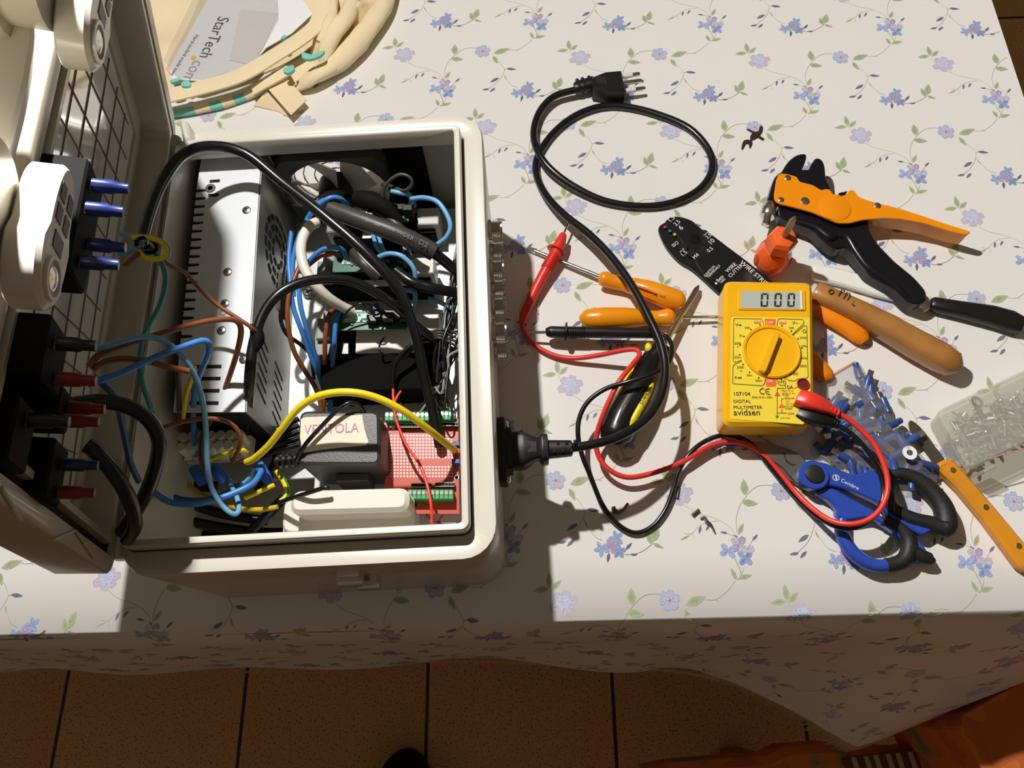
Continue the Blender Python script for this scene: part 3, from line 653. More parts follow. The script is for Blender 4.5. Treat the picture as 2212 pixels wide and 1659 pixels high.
# ------------------------------------------------------------------ red prototyping board with green screw terminals
bd = T('circuit_board', 'red prototyping board with green screw terminals in the box corner', 'circuit board', P(910, 1000, .050))
m_redpcb = M('red circuit board', 'b8462e', .35, var=.06, vscale=40); HB = .056
mb = MB(); mb.prism(PP([(832, 905), (990, 905), (992, 1110), (880, 1110), (832, 1105)], HB), .0016); part(mb, 'board', m_redpcb, bd)
c8 = lambda x, y, h=HB: P(600 + x / 4.254, 820 + y / 4.254, h)
mb = MB(); mh = MB()
for i in range(20):
    for j in range(16):
        p = c8(1045 + i * 29.2, 515 + j * 28.8, HB + .0001); x, y = 1045 + i * 29.2, 515 + j * 28.8
        if (j in (8, 9) and i > 8) or x > 1600 or (j > 13): continue
        mb.lathe([(.00072, 0), (.00072, .00012)], p, seg=8); mh.lathe([(.00034, .00013), (.00034, .00016)], p, seg=6)
part(mb, 'solder_pads', M('tinned pad', 'e4ded2', .35, .3), bd); part(mh, 'pad_holes', m_hole, bd)
def hdr(x0, x1, y, n):
    m_ = MB(); a = c8(x0, y, HB + .004); b_ = c8(x1, y, HB + .004); m_.box((a + b_) / 2 - V((0, 0, .0015)), ((b_ - a).length, .0026, .004), rot=Matrix.Rotation(math.atan2((b_ - a).y, (b_ - a).x), 3, 'Z')); h_ = part(m_, 'pin_header', m_black, bd)
    m_ = MB()
    for k in range(n): m_.box(a.lerp(b_, (k + .5) / n) + V((0, 0, .0007)), (.0012, .0012, .0003))
    part(m_, 'header_sockets', m_hole, h_)
    m_ = MB(); m_.tube([a + V((0, .0014, .0008)), b_ + V((0, .0014, .0008))], .00025, seg=4, sub=1); m_.tube([a + V((0, -.0014, .0008)), b_ + V((0, -.0014, .0008))], .00025, seg=4, sub=1); part(m_, 'header_edge', m_wink, h_)
hdr(1130, 1365, 425, 9); hdr(1505, 1660, 412, 6); hdr(1228, 1412, 972, 6); hdr(1448, 1625, 966, 6)
m_term = M('green terminal plastic', '3f9258', .4, var=.05)
def terms(x0, x1, y0, y1, n):
    a = c8(x0, (y0 + y1) / 2, HB + .009); b_ = c8(x1, (y0 + y1) / 2, HB + .009)
    for k in range(n):
        p = a.lerp(b_, (k + .5) / n); m_ = MB(); wd = (b_ - a).length / n; m_.box(p - V((0, 0, .0042)), (wd * .98, .0072, .0092), bev=.0005); t_ = part(m_, 'screw_terminal', m_term, bd)
        m_ = MB(); m_.lathe([(.0016, .0004), (.0014, .0009)], p + V((0, .001, 0)), seg=10); part(m_, 'terminal_screw', m_steel, t_)
terms(985, 1390, 322, 352, 10); terms(1450, 1610, 312, 345, 4); terms(1195, 1612, 1030, 1080, 10)
mb = MB(); mb.lathe([(.0026, .0001), (.0026, .0014), (.0018, .002)], c8(1052, 432), seg=14); part(mb, 'board_screw', m_steel, bd)
mb = MB()
for x in (1640, 1648): mb.lathe([(.0016, 0), (.0016, .0003)], c8(x, 900), seg=10)
mb.lathe([(.003, 0), (.0022, .010)], c8(1270, 1180, HB - .01), seg=10); part(mb, 'standoff', m_steeld, bd)
mb = MB(); mb.box(c8(1640, 600, HB + .004), (.006, .0035, .007), bev=.0004); part(mb, 'blue_plug', m_dblue, bd); mb = MB(); mb.box(c8(1640, 665, HB + .004), (.006, .0035, .007), bev=.0004); part(mb, 'red_plug', m_redb, bd)
mb = MB(); mb.box(c8(1640, 760, HB + .004), (.006, .0035, .007), bev=.0004); part(mb, 'blue_plug', m_dblue, bd)
# ------------------------------------------------------------------ three dimmer modules on black heat sinks
def module(lab, v0, v1, u0=690, u1=955, h=.066):
    q = PP([(u0, v0), (u1, v0 - 6), (u1, v1 - 6), (u0, v1)], h); c = sum(q, V((0, 0, 0))) / 4
    t = T('relay_module', lab, 'relay module', V((c.x, c.y, TZ + ZP)), 'relay modules on the mounting plate' if False else None)
    dx = (q[1] - q[0]); W_ = dx.length; dx.normalize(); dy = V((-dx.y, dx.x, 0)); Hh_ = (q[0] - q[3]).length
    c0 = V((c.x, c.y, TZ + ZP)); R = Matrix((dx, dy, V((0, 0, 1)))).transposed()
    m_ = MB(); m_.box(c0 + V((0, 0, .004)), (W_ * .96, Hh_ * .62, .008), rot=R, bev=.0005)
    for k in range(7): m_.box(c0 + dy * (Hh_ * (-.28 + k * .093)) + V((0, 0, .016)), (W_ * .96, .0016, .018), rot=R)
    part(m_, 'heat_sink', m_blackm, t)
    m_ = MB(); m_.box(c0 + dx * (-.46 * W_) + V((0, 0, .018)), (.012, Hh_ * .5, .030), rot=R, bev=.0008); m_.box(c0 + dx * (-.40 * W_) + dy * Hh_ * .2 + V((0, 0, .026)), (.010, Hh_ * .2, .030), rot=R, bev=.0008); part(m_, 'bracket', m_grey, t)
    m_ = MB(); m_.box(c0 + dx * (.42 * W_) + dy * Hh_ * .1 + V((0, 0, .018)), (.018, Hh_ * .4, .028), rot=R, bev=.0008); part(m_, 'terminal_cover', M('pale grey plastic', 'c8c6c0', .4), t)
    m_ = MB(); m_.box(c0 + dx * (-.05 * W_) + dy * Hh_ * .06 + V((0, 0, .040)), (W_ * .62, Hh_ * .44, .0016), rot=R); pb = part(m_, 'circuit_board', m_pcb, t)
    m_ = MB(); m_.box(c0 + dx * (-.18 * W_) + dy * Hh_ * .12 + V((0, 0, .0412)), (W_ * .2, Hh_ * .2, .0006), rot=R); part(m_, 'solder_area', m_pcbm, pb)
    m_ = MB()
    for k in range(16): m_.ball(c0 + dx * W_ * random.uniform(-.27, -.08) + dy * Hh_ * random.uniform(-.05, .2) + V((0, 0, .0416)), (.0012, .0012, .0008), seg=8)
    part(m_, 'solder_joints', m_steel, pb)
    m_ = MB()
    for k in range(5): m_.box(c0 + dx * W_ * (-.02 + .07 * k) + dy * Hh_ * (.02 + .06 * (k % 2)) + V((0, 0, .044)), (.008, .006, .008 + .004 * (k % 3)), rot=R, bev=.0006)
    part(m_, 'relay', m_black, t)
    m_ = MB(); m_.box(c0 + dx * W_ * .05 + dy * Hh_ * -.24 + V((0, 0, .0262)), (W_ * .5, Hh_ * .16, .0004), rot=R); part(m_, 'white_label', M('white paper', 'e4e0d8', .6), t)
    for s_ in (-.30, .02, .3):
        p = c0 + dx * W_ * s_ + dy * Hh_ * .24 + V((0, 0, .040)); m_ = MB(); m_.tube([p, p + V((0, 0, .006)), p + V((0, 0, .012))], [.0034, .0034, .0026], seg=10, sub=1); part(m_, 'crimp_sleeve', m_crimp, t)
    return t
module('green relay board on a black heat sink nearest the fan', 432, 520, 712, 940)
module('middle green relay board on a black heat sink behind the crossing cables', 540, 625, 690, 930)
module('green relay board on a black heat sink next to the plain black block', 662, 752, 690, 940)
hb = T('heat_sink_block', 'plain black heat sink block behind the yellow wire', 'heat sink', P(825, 830, .031))
mb = MB(); mb.prism(PP([(690, 766), (952, 760), (956, 838), (694, 850)], .062), .031, .001); part(mb, 'block', M('black anodised metal', '0c0c0c', .8, spec=.1), hb)
mb = MB(); mb.prism(PP([(678, 731), (717, 731), (718, 768), (678, 768)], .058), .027, .001); part(mb, 'end_bracket', m_grey, hb)
mb = MB(); mb.prism(PP([(770, 712), (892, 706), (895, 762), (768, 764)], .0585), .004); mb.prism(PP([(740, 740), (752, 740), (752, 764), (738, 764)], .0585), .004); part(mb, 'paper_label', M('white label', 'e2dcd4', .6, var=.05), hb)
for i_, (u, v) in enumerate(((668, 636), (860, 872), (712, 872))):
    mb = MB(); mb.lathe([(.005, 0), (.005, .001), (.0042, .001), (.0042, .004), (.003, .005)], P(u, v, ZP), seg=16)
    for r_ in (0, 1.57): mb.box(P(u, v, ZP) + V((0, 0, .0051)), (.005, .0009, .0003), 1, Matrix.Rotation(r_ + .5, 3, 'Z'))
    solo(mb, 'machine_screw', [m_steel, m_hole], ('shiny cross head screw left of the relay boards', 'screw head just behind the green terminals of the red board', 'screw head beside the brown and blue wires under the yellow wire')[i_], 'screw')
# ------------------------------------------------------------------ cooling fan on the rear wall
fan = T('cooling_fan', 'dark square cooling fan fixed to the rear inner wall', 'fan', B(.112, BL_ - .03, ZP)); FC = B(.112, BL_ - .0205, .075)
mb = MB(); n_ = 28
for y0, y1 in ((-.0125, .0125),):
    outer = [FC + UX * x + UZ * z for x, z in ((-.044, -.044), (.044, -.044), (.044, .044), (-.044, .044))]; vs = []; fs = []
    for s_ in (-1, 1):
        for k in range(n_):
            a = 2 * math.pi * k / n_; vs.append(FC + UX * .0415 * math.cos(a) + UZ * .0415 * math.sin(a) + UY * (.005 * s_ + .004))
        for k in range(n_):
            a = 2 * math.pi * k / n_; m__ = max(abs(math.cos(a)), abs(math.sin(a))); vs.append(FC + UX * .044 * math.cos(a) / m__ + UZ * .044 * math.sin(a) / m__ + UY * (.005 * s_ + .004))
    for k in range(n_):
        j = (k + 1) % n_; fs += [[k, j, n_ + j, n_ + k], [2 * n_ + k, 3 * n_ + k, 3 * n_ + j, 2 * n_ + j], [k, 2 * n_ + k, 2 * n_ + j, j], [n_ + k, n_ + j, 3 * n_ + j, 3 * n_ + k]]
    mb.add(vs, fs)
part(mb, 'fan_frame', M('dark grey fan plastic', '4a4844', .4), fan)
mb = MB(); mb.lathe([(.017, -.010), (.017, .008), (.014, .010)], FC, UY, seg=24); hub = part(mb, 'hub', m_black, fan)
for k in range(7):
    a = 2 * math.pi * k / 7; mb = MB(); g = []
    for r_ in (.0165, .028, .040):
        g.append([FC + (UX * math.cos(a + d) + UZ * math.sin(a + d)) * r_ + UY * y for d, y in ((-.40, -.009), (0, 0), (.44, .009))])
    vs = [p for r_ in g for p in r_] + [p + UY * .0012 for r_ in g for p in r_]; fs = []
    for i in range(2):
        for j in range(2): fs += [[i * 3 + j, i * 3 + j + 1, i * 3 + j + 4, i * 3 + j + 3], [9 + i * 3 + j, 9 + i * 3 + j + 3, 9 + i * 3 + j + 4, 9 + i * 3 + j + 1]]
    mb.add(vs, fs); part(mb, 'fan_blade', M('smoky fan blade', 'c8c2b6', .5, trans=.5) if k == 0 else bpy.data.materials['smoky fan blade'], fan)
mb = MB()
for r_ in (.012, .021, .030, .038): mb.tube([FC + UY * .0155 + (UX * math.cos(2 * math.pi * k / 24) + UZ * math.sin(2 * math.pi * k / 24)) * r_ for k in range(24)], .0007, seg=5, sub=1, closed=True)
for k in range(4): a = math.pi / 4 + k * math.pi / 2; mb.tube([FC + UY * .0157 + (UX * math.cos(a) + UZ * math.sin(a)) * .01, FC + UY * .0157 + (UX * math.cos(a) + UZ * math.sin(a)) * .05], .0008, seg=5, sub=1)
part(mb, 'wire_guard', m_steel, fan)
# ------------------------------------------------------------------ translucent terminal strip
m_strip = M('milky terminal plastic', 'e2dccc', .3, var=.05)
ts = T('terminal_strip', 'milky white screw terminal strip with cut wires below the power supply', 'terminal strip', P(455, 985, .06))
ca_, cb_ = P(395, 975, .07), P(535, 968, .07); dd = (cb_ - ca_)
for k in range(8):
    p = ca_ + dd * (k / 7.0); mb = MB(); mb.box(p, (dd.length / 7 * .9, .017, .014), bev=.002)
    mb.tube([p + V((0, .003, .004)), p + V((-.001, .006, .017))], .0036, seg=12, sub=1); mb.tube([p + V((0, -.004, .004)), p + V((-.001, -.002, .017))], .0036, seg=12, sub=1)
    part(mb, 'terminal_block', m_strip, ts)
for u, v in ((420, 1012), (466, 1010), (562, 1010)):
    mb = MB(); a = P(u, v, .072); mb.tube([a, a + V((.004, -.006, .001)), a + V((.008, -.012, 0))], [.0042, .0042, .003], seg=12, sub=2); part(mb, 'crimp_sleeve', M('bright blue crimp', '2e66c4', .3) if u == 420 else bpy.data.materials['bright blue crimp'], ts)
mb = MB()
for u, v in ((512, 1000), (498, 994)): mb.tube([P(u, v, .074), P(u + 14, v - 8, .076)], .0012, seg=6, sub=1)
part(mb, 'bare_copper', m_copper, ts)
# ------------------------------------------------------------------ cables and wires
GY = [0, 0, 0, 0, 1, 1, 0, 0, 0, 0, 1, 1]
def wire(lab, mat, r, pts, name='wire', cat='wire', group=None, mi=0, sub=6):
    mb = MB(); mb.tube(PP(pts), r, seg=10, sub=sub, mi=mi); return solo(mb, name, mat, lab, cat, group, smooth=60)
wire('thick black cable arching from the lid over the power supply down across the box', m_blackg, [.0040, .0040, .0040, .0038], [(305, 530, .205), (322, 465, .195), (350, 395, .182), (395, 335, .170), (455, 316, .160), (530, 332, .150), (610, 395, .142), (700, 466, .138), (790, 545, .132), (862, 628, .12), (897, 720, .105), (915, 810, .09), (935, 890, .075), (950, 965, .062)], 'cable', 'cable')
wire('thick black cable bending from the power supply edge over the relay boards', m_blackg, [.0036, .0036, .0038], [(985, 765, .06), (920, 720, .085), (840, 650, .108), (760, 608, .122), (680, 604, .132), (612, 628, .138), (570, 675, .138), (548, 740, .136), (540, 800, .132), (537, 860, .118), (534, 915, .085), (520, 960, .06)], 'cable', 'cable')
mb = MB(); mb.tube(PP([(540, 706, .1375), (552, 712, .1372), (557, 735, .1362), (546, 760, .1352)]), [.0016, .0042, .0046, .003], seg=10); solo(mb, 'sleeve', m_blackm, 'short black sleeve bulging on the cable beside the power supply edge', 'cable sleeve')
wire('brown wire running from the lid bundle diagonally down over the white power supply', m_brown, .0014, [(312, 520, .2), (335, 545, .2), (365, 572, .19), (400, 590, .178), (430, 622, .165), (465, 655, .155), (505, 682, .15), (540, 705, .145), (553, 716, .14)])
wire('orange brown wire rising from the red sleeve and bending down along the power supply front', m_brown, .0019, [(192, 790, .225), (212, 768, .222), (250, 752, .215), (310, 732, .205), (390, 708, .19), (455, 693, .178), (500, 690, .17), (517, 700, .165), (520, 725, .157), (508, 775, .14), (488, 835, .12), (468, 890, .108), (448, 918, .1), (436, 945, .095), (434, 985, .09), (440, 1012, .08), (455, 1022, .07)])
wire('short brown wire ending in mid air over the hinge side of the power supply', m_brown, .0019, [(200, 800, .222), (225, 783, .22), (265, 775, .215), (315, 780, .205), (365, 793, .195), (408, 802, .187)])
wire('dark brown wire dropping straight down along the hinge side of the power supply', m_dbrown, .0019, [(385, 800, .16), (386, 850, .14), (388, 900, .11), (395, 930, .09)])
wire('teal wire hanging from the lid bundle along the hinge side', m_teal, .0016, [(318, 538, .2), (340, 552, .2), (356, 590, .195), (354, 630, .19), (340, 670, .183), (322, 700, .177), (308, 735, .17), (302, 780, .162), (308, 830, .155), (322, 870, .145), (330, 895, .135)])
wire('light blue wire looping from the black sleeve down past the terminal strip', m_lblue, .0018, [(188, 752, .225), (215, 752, .225), (262, 738, .22), (305, 728, .212), (345, 733, .203), (380, 755, .193), (412, 795, .18), (432, 845, .165), (442, 895, .15), (446, 950, .135), (448, 1000, .125), (456, 1050, .115), (478, 1090, .105), (503, 1110, .1), (516, 1102, .095), (512, 1075, .085), (500, 1050, .075), (494, 1030, .068)])
wire('bright blue wire folding sharply at the power supply top and dropping to the terminal strip', m_blue, .0020, [(190, 830, .225), (215, 822, .224), (262, 806, .217), (310, 783, .208), (360, 762, .198), (410, 744, .19), (440, 736, .185), (452, 746, .18), (445, 775, .168), (430, 810, .15), (420, 850, .13), (418, 900, .11), (420, 950, .09), (424, 985, .078)])
wire('dark blue wire sagging behind the thick looping cable on the hinge side', m_dblue, .0020, [(200, 812, .22), (222, 830, .215), (250, 862, .205), (262, 910, .19), (272, 955, .175), (282, 1000, .16), (300, 1040, .145)])
wire('thick black cable looping out of the lid with a short blue core', m_blackg, .0042, [(122, 884, .235), (165, 872, .235), (225, 868, .23), (280, 880, .222), (322, 908, .212), (343, 950, .202), (338, 1000, .192), (322, 1050, .18), (305, 1085, .168), (280, 1125, .158), (262, 1150, .152)], 'cable', 'cable')
wire('short bright blue core at the end of the looping black cable', m_blue, .0024, [(128, 882, .236), (112, 895, .236), (97, 917, .234), (86, 945, .23)])
wire('second thick black cable curving down in the lid corner', m_blackg, .0042, [(186, 962, .225), (205, 975, .222), (240, 1015, .212), (270, 1060, .2), (288, 1105, .185), (290, 1140, .172), (275, 1165, .16)], 'cable', 'cable')
wire('long yellow wire arching over the paper note to the red board', m_yellow, .0026, [(533, 998, .084), (550, 990, .09), (580, 963, .102), (610, 925, .114), (645, 882, .124), (690, 855, .131), (750, 847, .134), (810, 858, .130), (868, 886, .120), (922, 925, .102), (960, 955, .08), (982, 972, .064)])
wire('brown wire arcing over the terminal strip', m_brown, .0016, [(340, 930, .14), (365, 920, .138), (410, 908, .134), (455, 904, .13), (492, 912, .125), (515, 932, .12), (520, 958, .112), (510, 982, .1), (504, 998, .088)])
wire('small dark brown loop in front of the terminal strip', m_dbrown, .0015, [(456, 906, .11), (446, 922, .106), (437, 950, .102), (436, 980, .098), (444, 1010, .09), (458, 1025, .08)])
wire('bright blue wire sweeping below the terminal strip into a crimp sleeve', m_blue, .0021, [(300, 1040, .12), (330, 1062, .115), (365, 1084, .11), (410, 1090, .108), (455, 1082, .105), (505, 1065, .1), (545, 1045, .095), (562, 1022, .088), (565, 1005, .08), (556, 997, .076)])
wire('dark blue wire in the shade below the terminal strip', m_dblue, .0020, [(320, 1040, .09), (345, 1060, .085), (390, 1078, .08), (440, 1080, .076), (490, 1066, .072), (530, 1040, .068)])
wire('small light blue wire hanging under the middle crimp sleeve', m_lblue, .0018, [(546, 1012, .076), (541, 1030, .074), (525, 1045, .07), (495, 1058, .068)])
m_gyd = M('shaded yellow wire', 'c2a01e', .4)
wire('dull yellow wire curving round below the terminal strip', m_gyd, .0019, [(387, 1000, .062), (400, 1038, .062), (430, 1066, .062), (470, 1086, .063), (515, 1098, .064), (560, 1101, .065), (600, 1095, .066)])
wire('yellow wire with a dark band hooking round below the adapter', [m_yellow, m_green], .0021, [(598, 1018, .06), (612, 1038, .062), (620, 1058, .064), (617, 1074, .065), (606, 1083, .066)], mi=GY)
wire('cut green and yellow wire end below the terminal strip', [m_yellow, m_green], .0018, [(530, 1076, .07), (556, 1064, .072), (582, 1052, .074), (593, 1047, .074)], mi=GY)
wire('green and yellow earth wire looping through the lid bundle', [m_yellow, m_green], .0018, [(285, 515, .212), (305, 512, .212), (340, 518, .212), (360, 535, .21), (358, 553, .208), (335, 560, .206), (310, 553, .206), (300, 540, .208)], mi=GY)
wire('short yellow and green jumper on the terminal strip', [m_yellow, m_green], .0018, [(436, 1002, .082), (460, 990, .086), (490, 980, .09), (520, 972, .092), (534, 974, .088)], mi=GY)
wire('yellow wire end between blue wires on the hinge side', m_yellow, .0016, [(420, 790, .150), (414, 815, .148), (404, 845, .140), (398, 880, .125), (396, 912, .1)])
wire('pale yellow wire lying below the front of the power supply', m_yellow, .0015, [(430, 835, .1), (445, 868, .095), (462, 886, .09), (485, 896, .088), (510, 898, .086)])
wire('blue wire curving from the lid switch into the cable bundle', m_lblue, .0018, [(255, 548, .208), (275, 545, .208), (296, 538, .207), (310, 526, .206)])
wire('blue wire from the upper crimp sleeve into the cable bundle', m_lblue, .0018, [(262, 505, .21), (280, 510, .21), (298, 518, .208), (312, 525, .206)])
wire('brown wire from the lowest blue crimp sleeve into the cable bundle', m_brown, .0018, [(268, 575, .208), (280, 565, .208), (295, 552, .208), (308, 538, .206)])
mb = MB(); q = P(316, 530, .208); mb.tube([q + V((.006 * math.cos(k * .52), .0025 * math.sin(k * .52), .005 * math.sin(k * .52))) for k in range(12)], .0012, seg=6, sub=1, closed=True); solo(mb, 'cable_tie', m_blackm, 'black cable tie round the wire bundle below the lid switch', 'cable tie')
# adapter lead
wire('thin black lead lying over the paper note and curling behind the adapter', m_blackg, .0016, [(640, 995, .088), (650, 975, .096), (668, 950, .0975), (700, 915, .0985), (728, 887, .1), (755, 870, .1), (776, 876, .096), (788, 892, .09)], 'cable', 'cable')
wire('short black lead hanging over the white junction box lid', m_blackg, .0016, [(604, 1085, .085), (630, 1076, .095), (665, 1065, .104), (700, 1054, .107), (711, 1055, .106)], 'cable', 'cable')
wire('thin red wire hanging over the red board to the front wall', m_redb, .0011, [(849, 838, .068), (850, 865, .068), (853, 895, .07), (862, 925, .072), (880, 965, .075), (905, 1000, .078), (922, 1045, .08), (931, 1090, .082), (933, 1132, .08)])
wire('short red wire tail tied beside the thin red wire', m_redb, .0010, [(866, 845, .068), (856, 860, .069), (852, 875, .069)])
wire('tiny cut red wire in the front corner below the red board', m_redb, .0010, [(946, 1132, .04), (951, 1122, .041), (957, 1113, .042)])
wire('thin black probe wire under the lower green terminals', m_blackg, .0009, [(906, 1082, .055), (916, 1100, .055), (930, 1120, .055), (955, 1130, .055), (985, 1130, .055)])
# vertical group between power supply and relay boards
vg = [('brown wire running down beside the mounting plate left of the blue pair', m_brown, .0019, [(655, 560, .1), (637, 600, .1), (623, 645, .098), (622, 700, .092), (634, 755, .08), (655, 795, .068), (680, 835, .055), (692, 870, .047), (695, 900, .042)]),
      ('left blue wire of the pair down the mounting plate', m_blue, .0019, [(630, 500, .1), (624, 560, .1), (628, 620, .098), (634, 665, .092), (650, 710, .085), (670, 765, .07), (690, 815, .055), (702, 850, .045)]),
      ('right blue wire of the pair down the mounting plate', m_blue, .0019, [(645, 620, .1), (650, 665, .095), (664, 715, .085), (680, 765, .07), (695, 810, .056), (705, 850, .044)]),
      ('upright brown wire bending over beside the black block', m_brown, .0019, [(722, 670, .074), (713, 676, .078), (706, 700, .077), (702, 740, .072), (702, 790, .06), (700, 840, .05), (697, 890, .042)]),
      ('upright blue wire bending over beside the black block', m_blue, .0020, [(741, 668, .074), (731, 675, .078), (725, 700, .077), (722, 745, .071), (718, 795, .06), (715, 850, .048), (713, 890, .042)]),
      ('black wire behind the blue pair on the mounting plate', m_blackg, .0016, [(622, 640, .09), (606, 680, .085), (618, 720, .078), (650, 745, .065), (672, 770, .055), (678, 820, .045)]),
      ('blue wire arching up over the cable near the fan', m_blue, .0019, [(665, 470, .11), (690, 442, .118), (715, 427, .12), (737, 430, .116), (750, 445, .106), (754, 462, .096)]),
      ('blue wire curving down from the fan beside the white cable', m_blue, .0019, [(700, 432, .112), (680, 448, .112), (655, 490, .108), (640, 530, .104), (632, 575, .1), (634, 640, .095)]),
      ('blue wire arching into the middle relay board', m_blue, .0019, [(655, 585, .1), (672, 560, .106), (695, 540, .110), (720, 534, .110), (740, 540, .104), (748, 556, .094)]),
      ('brown wire tucked under the blue arch at the middle board', m_brown, .0017, [(650, 590, .094), (672, 568, .1), (698, 550, .103), (718, 546, .101), (728, 552, .096)]),
      ('pale blue wire looping out against the right inner wall', m_lblue, .0019, [(888, 430, .106), (915, 427, .110), (945, 436, .112), (966, 465, .110), (973, 492, .107), (962, 515, .102), (938, 532, .096)]),
      ('pale blue wire stub above the fan guard corner', m_lblue, .0019, [(845, 413, .106), (865, 417, .106), (885, 422, .103), (888, 440, .095)]),
      ('pale blue wire looping over the middle relay board', m_lblue, .0019, [(818, 555, .098), (840, 548, .102), (865, 552, .103), (887, 570, .1), (897, 592, .095), (895, 622, .086)]),
      ('pale blue wire stub behind the crossing cables on the right', m_lblue, .0018, [(870, 626, .09), (893, 630, .092), (897, 645, .086), (892, 668, .076)]),
      ('pale blue wire running out to the right wall below the black cable', m_lblue, .0018, [(925, 645, .085), (950, 653, .082), (980, 668, .078)]),
      ('blue wire pair left strand between the upper boards', m_lblue, .0016, [(806, 506, .08), (812, 530, .086), (825, 550, .084)]),
      ('blue wire pair right strand between the upper boards', m_lblue, .0016, [(817, 508, .08), (824, 530, .086), (834, 548, .084)])]
for lab, mt, r, pts in vg: wire(lab, mt, r, pts)
wire('thick cream cable curving over the left end of the relay boards', m_cream, .0040, [(684, 480, .108), (668, 490, .112), (654, 515, .114), (650, 545, .114), (658, 580, .112), (678, 612, .108), (708, 642, .098), (738, 662, .086), (760, 672, .078)], 'cable', 'cable')
wire('black flex between blue and cream wires at the left of the boards', m_blackg, .0026, [(648, 540, .096), (628, 550, .096), (618, 590, .094), (614, 640, .09), (612, 690, .082)], 'cable', 'cable')
mb = MB(); pts = [(713, 452, .112), (790, 480, .113), (870, 510, .110), (938, 545, .1)]; mb.tube(PP(pts), .0070, seg=14); slv = T('heat_shrink_tube', 'wide dark grey heat shrink tube with faint printing across the upper boards', 'cable sleeve', P(826, 500, .09))
part(mb, 'tube', m_dgrey, slv); mb = MB(); mb.text('PUMIMBO', P(742, 461, .1183), P(796, 481, .1192), lift=.0003); mb.text('RU', P(808, 486, .1190), P(820, 490, .1188), lift=.0003); mb.text('TIN', P(834, 494, .1182), P(850, 501, .1176), lift=.0003); mb.text('WOER', P(856, 503, .1172), P(892, 520, .1146), lift=.0003); mb.text('D2', P(904, 526, .1134), P(922, 535, .1108), lift=.0003); part(mb, 'faint_printing', M('faded print', '6c6862', .5), slv)
wire('dark cable leaving the heat shrink tube to the right wall', m_blackg, .0042, [(925, 540, .1), (950, 556, .095), (985, 585, .085)], 'cable', 'cable')
wire('grey cable coming out from under the black tape near the fan', m_dgrey, .0042, [(820, 450, .095), (850, 480, .095), (880, 510, .092), (900, 525, .09)], 'cable', 'cable')
mb = MB(); mb.tube(PP([(768, 428, .1), (800, 436, .102), (832, 450, .1), (868, 482, .094)]), [.006, .0085, .007, .003], seg=12); solo(mb, 'taped_joint', m_blackm, 'bulky black taped cable joint in front of the fan', 'cable joint')
wire('dark cable with white patches between the upper boards', [m_dgrey, m_cream], .0046, [(765, 545, .088), (782, 566, .092), (800, 584, .09), (815, 598, .085)], 'cable', 'cable', mi=[0, 0, 0, 1, 1, 0, 0, 0, 1, 1])
wire('black cable running behind the crossing cable to the right wall', m_blackg, .0042, [(855, 585, .1), (890, 610, .1), (930, 622, .095), (985, 632, .085)], 'cable', 'cable')
wire('thin dark wire loop in front of the fan guard', m_dgrey, .0015, [(828, 445, .1), (828, 412, .108), (842, 390, .114), (865, 377, .117), (886, 384, .116), (889, 400, .112), (872, 412, .108), (850, 404, .106), (826, 398, .1)])
wire('black twin wire ending at the red wires in front of the black block', m_blackg, .0018, [(890, 745, .08), (868, 765, .078), (852, 790, .074), (848, 815, .071), (849, 838, .068)])
wire('short dark wire with a crimp on top of the black block', m_dgrey, .0016, [(893, 750, .075), (880, 765, .075), (873, 780, .072)])
for k, (lab, mt) in enumerate((('thin black loop over the pale solder patch, left', m_blackg), ('thin black loop over the pale solder patch, right', m_blackg), ('thin black wire curl in front of the paper label', m_blackg))):
    pts = [[(742, 690, .082), (755, 668, .088), (780, 656, .09), (800, 660, .086), (806, 680, .08)], [(786, 656, .086), (792, 672, .088), (812, 680, .086), (828, 672, .08)], [(830, 730, .068), (820, 745, .072), (822, 760, .072), (840, 768, .068)]][k]
    wire(lab, mt, .0008, pts)
# fine wires bunched along the right wall, going to the round sockets
random.seed(11)
for k in range(22):
    v0 = random.uniform(690, 880); u1 = random.uniform(958, 986); mt = random.choice([m_blackg, m_dgrey, m_blackg, m_dblue, m_grey, m_dgrey, m_redb if k in (3, 9) else m_blackg])
    v1 = random.choice([495, 540, 581, 622, 661, 716, 755]) ; hh = random.uniform(.05, .075)
    wire('thin tangled wire between the round sockets and the green terminals', mt, random.choice([.0006, .0008, .0011]), [(random.uniform(905, 975), 885 + random.uniform(-4, 6), .062), (random.uniform(935, 965), v0 * .4 + 500, hh + .006), (random.uniform(955, 975), v0, hh + .012), (random.uniform(960, 984), (v0 + v1) / 2, hh + .012), (995, v1, .08)], group='thin wires behind the round sockets')
for k in range(4):
    wire('grey wire fanned out behind the middle round sockets', m_dgrey, .0011, [(925 + k * 3, 722 + k * 4, .08), (950, 712 + k * 6, .085), (985, 720 + k * 9, .08)], group='grey wires behind the middle sockets')

wire('black cable lying lowest in the shaded front left of the box', m_blackg, .0040, [(290, 1075, .05), (360, 1110, .045), (450, 1135, .04), (560, 1150, .035), (640, 1150, .03)], 'cable', 'cable')
wire('black cable between the lowest cable and the blue sweep', m_blackg, .0036, [(330, 1050, .05), (400, 1085, .045), (490, 1112, .042), (580, 1125, .04)], 'cable', 'cable')
wire('black cable climbing from the dark corner behind the white junction box', m_blackg, .0038, [(520, 1165, .03), (560, 1130, .045), (590, 1100, .05), (615, 1075, .05)], 'cable', 'cable')
for k in range(5): wire('black fan and adapter leads bunched left of the adapter', m_blackg, .0022, [(545, 960 + k * 8, .05), (585, 935 + k * 11, .056), (645, 905 + k * 14, .05)], 'cable', 'cable', group='black leads left of the adapter')

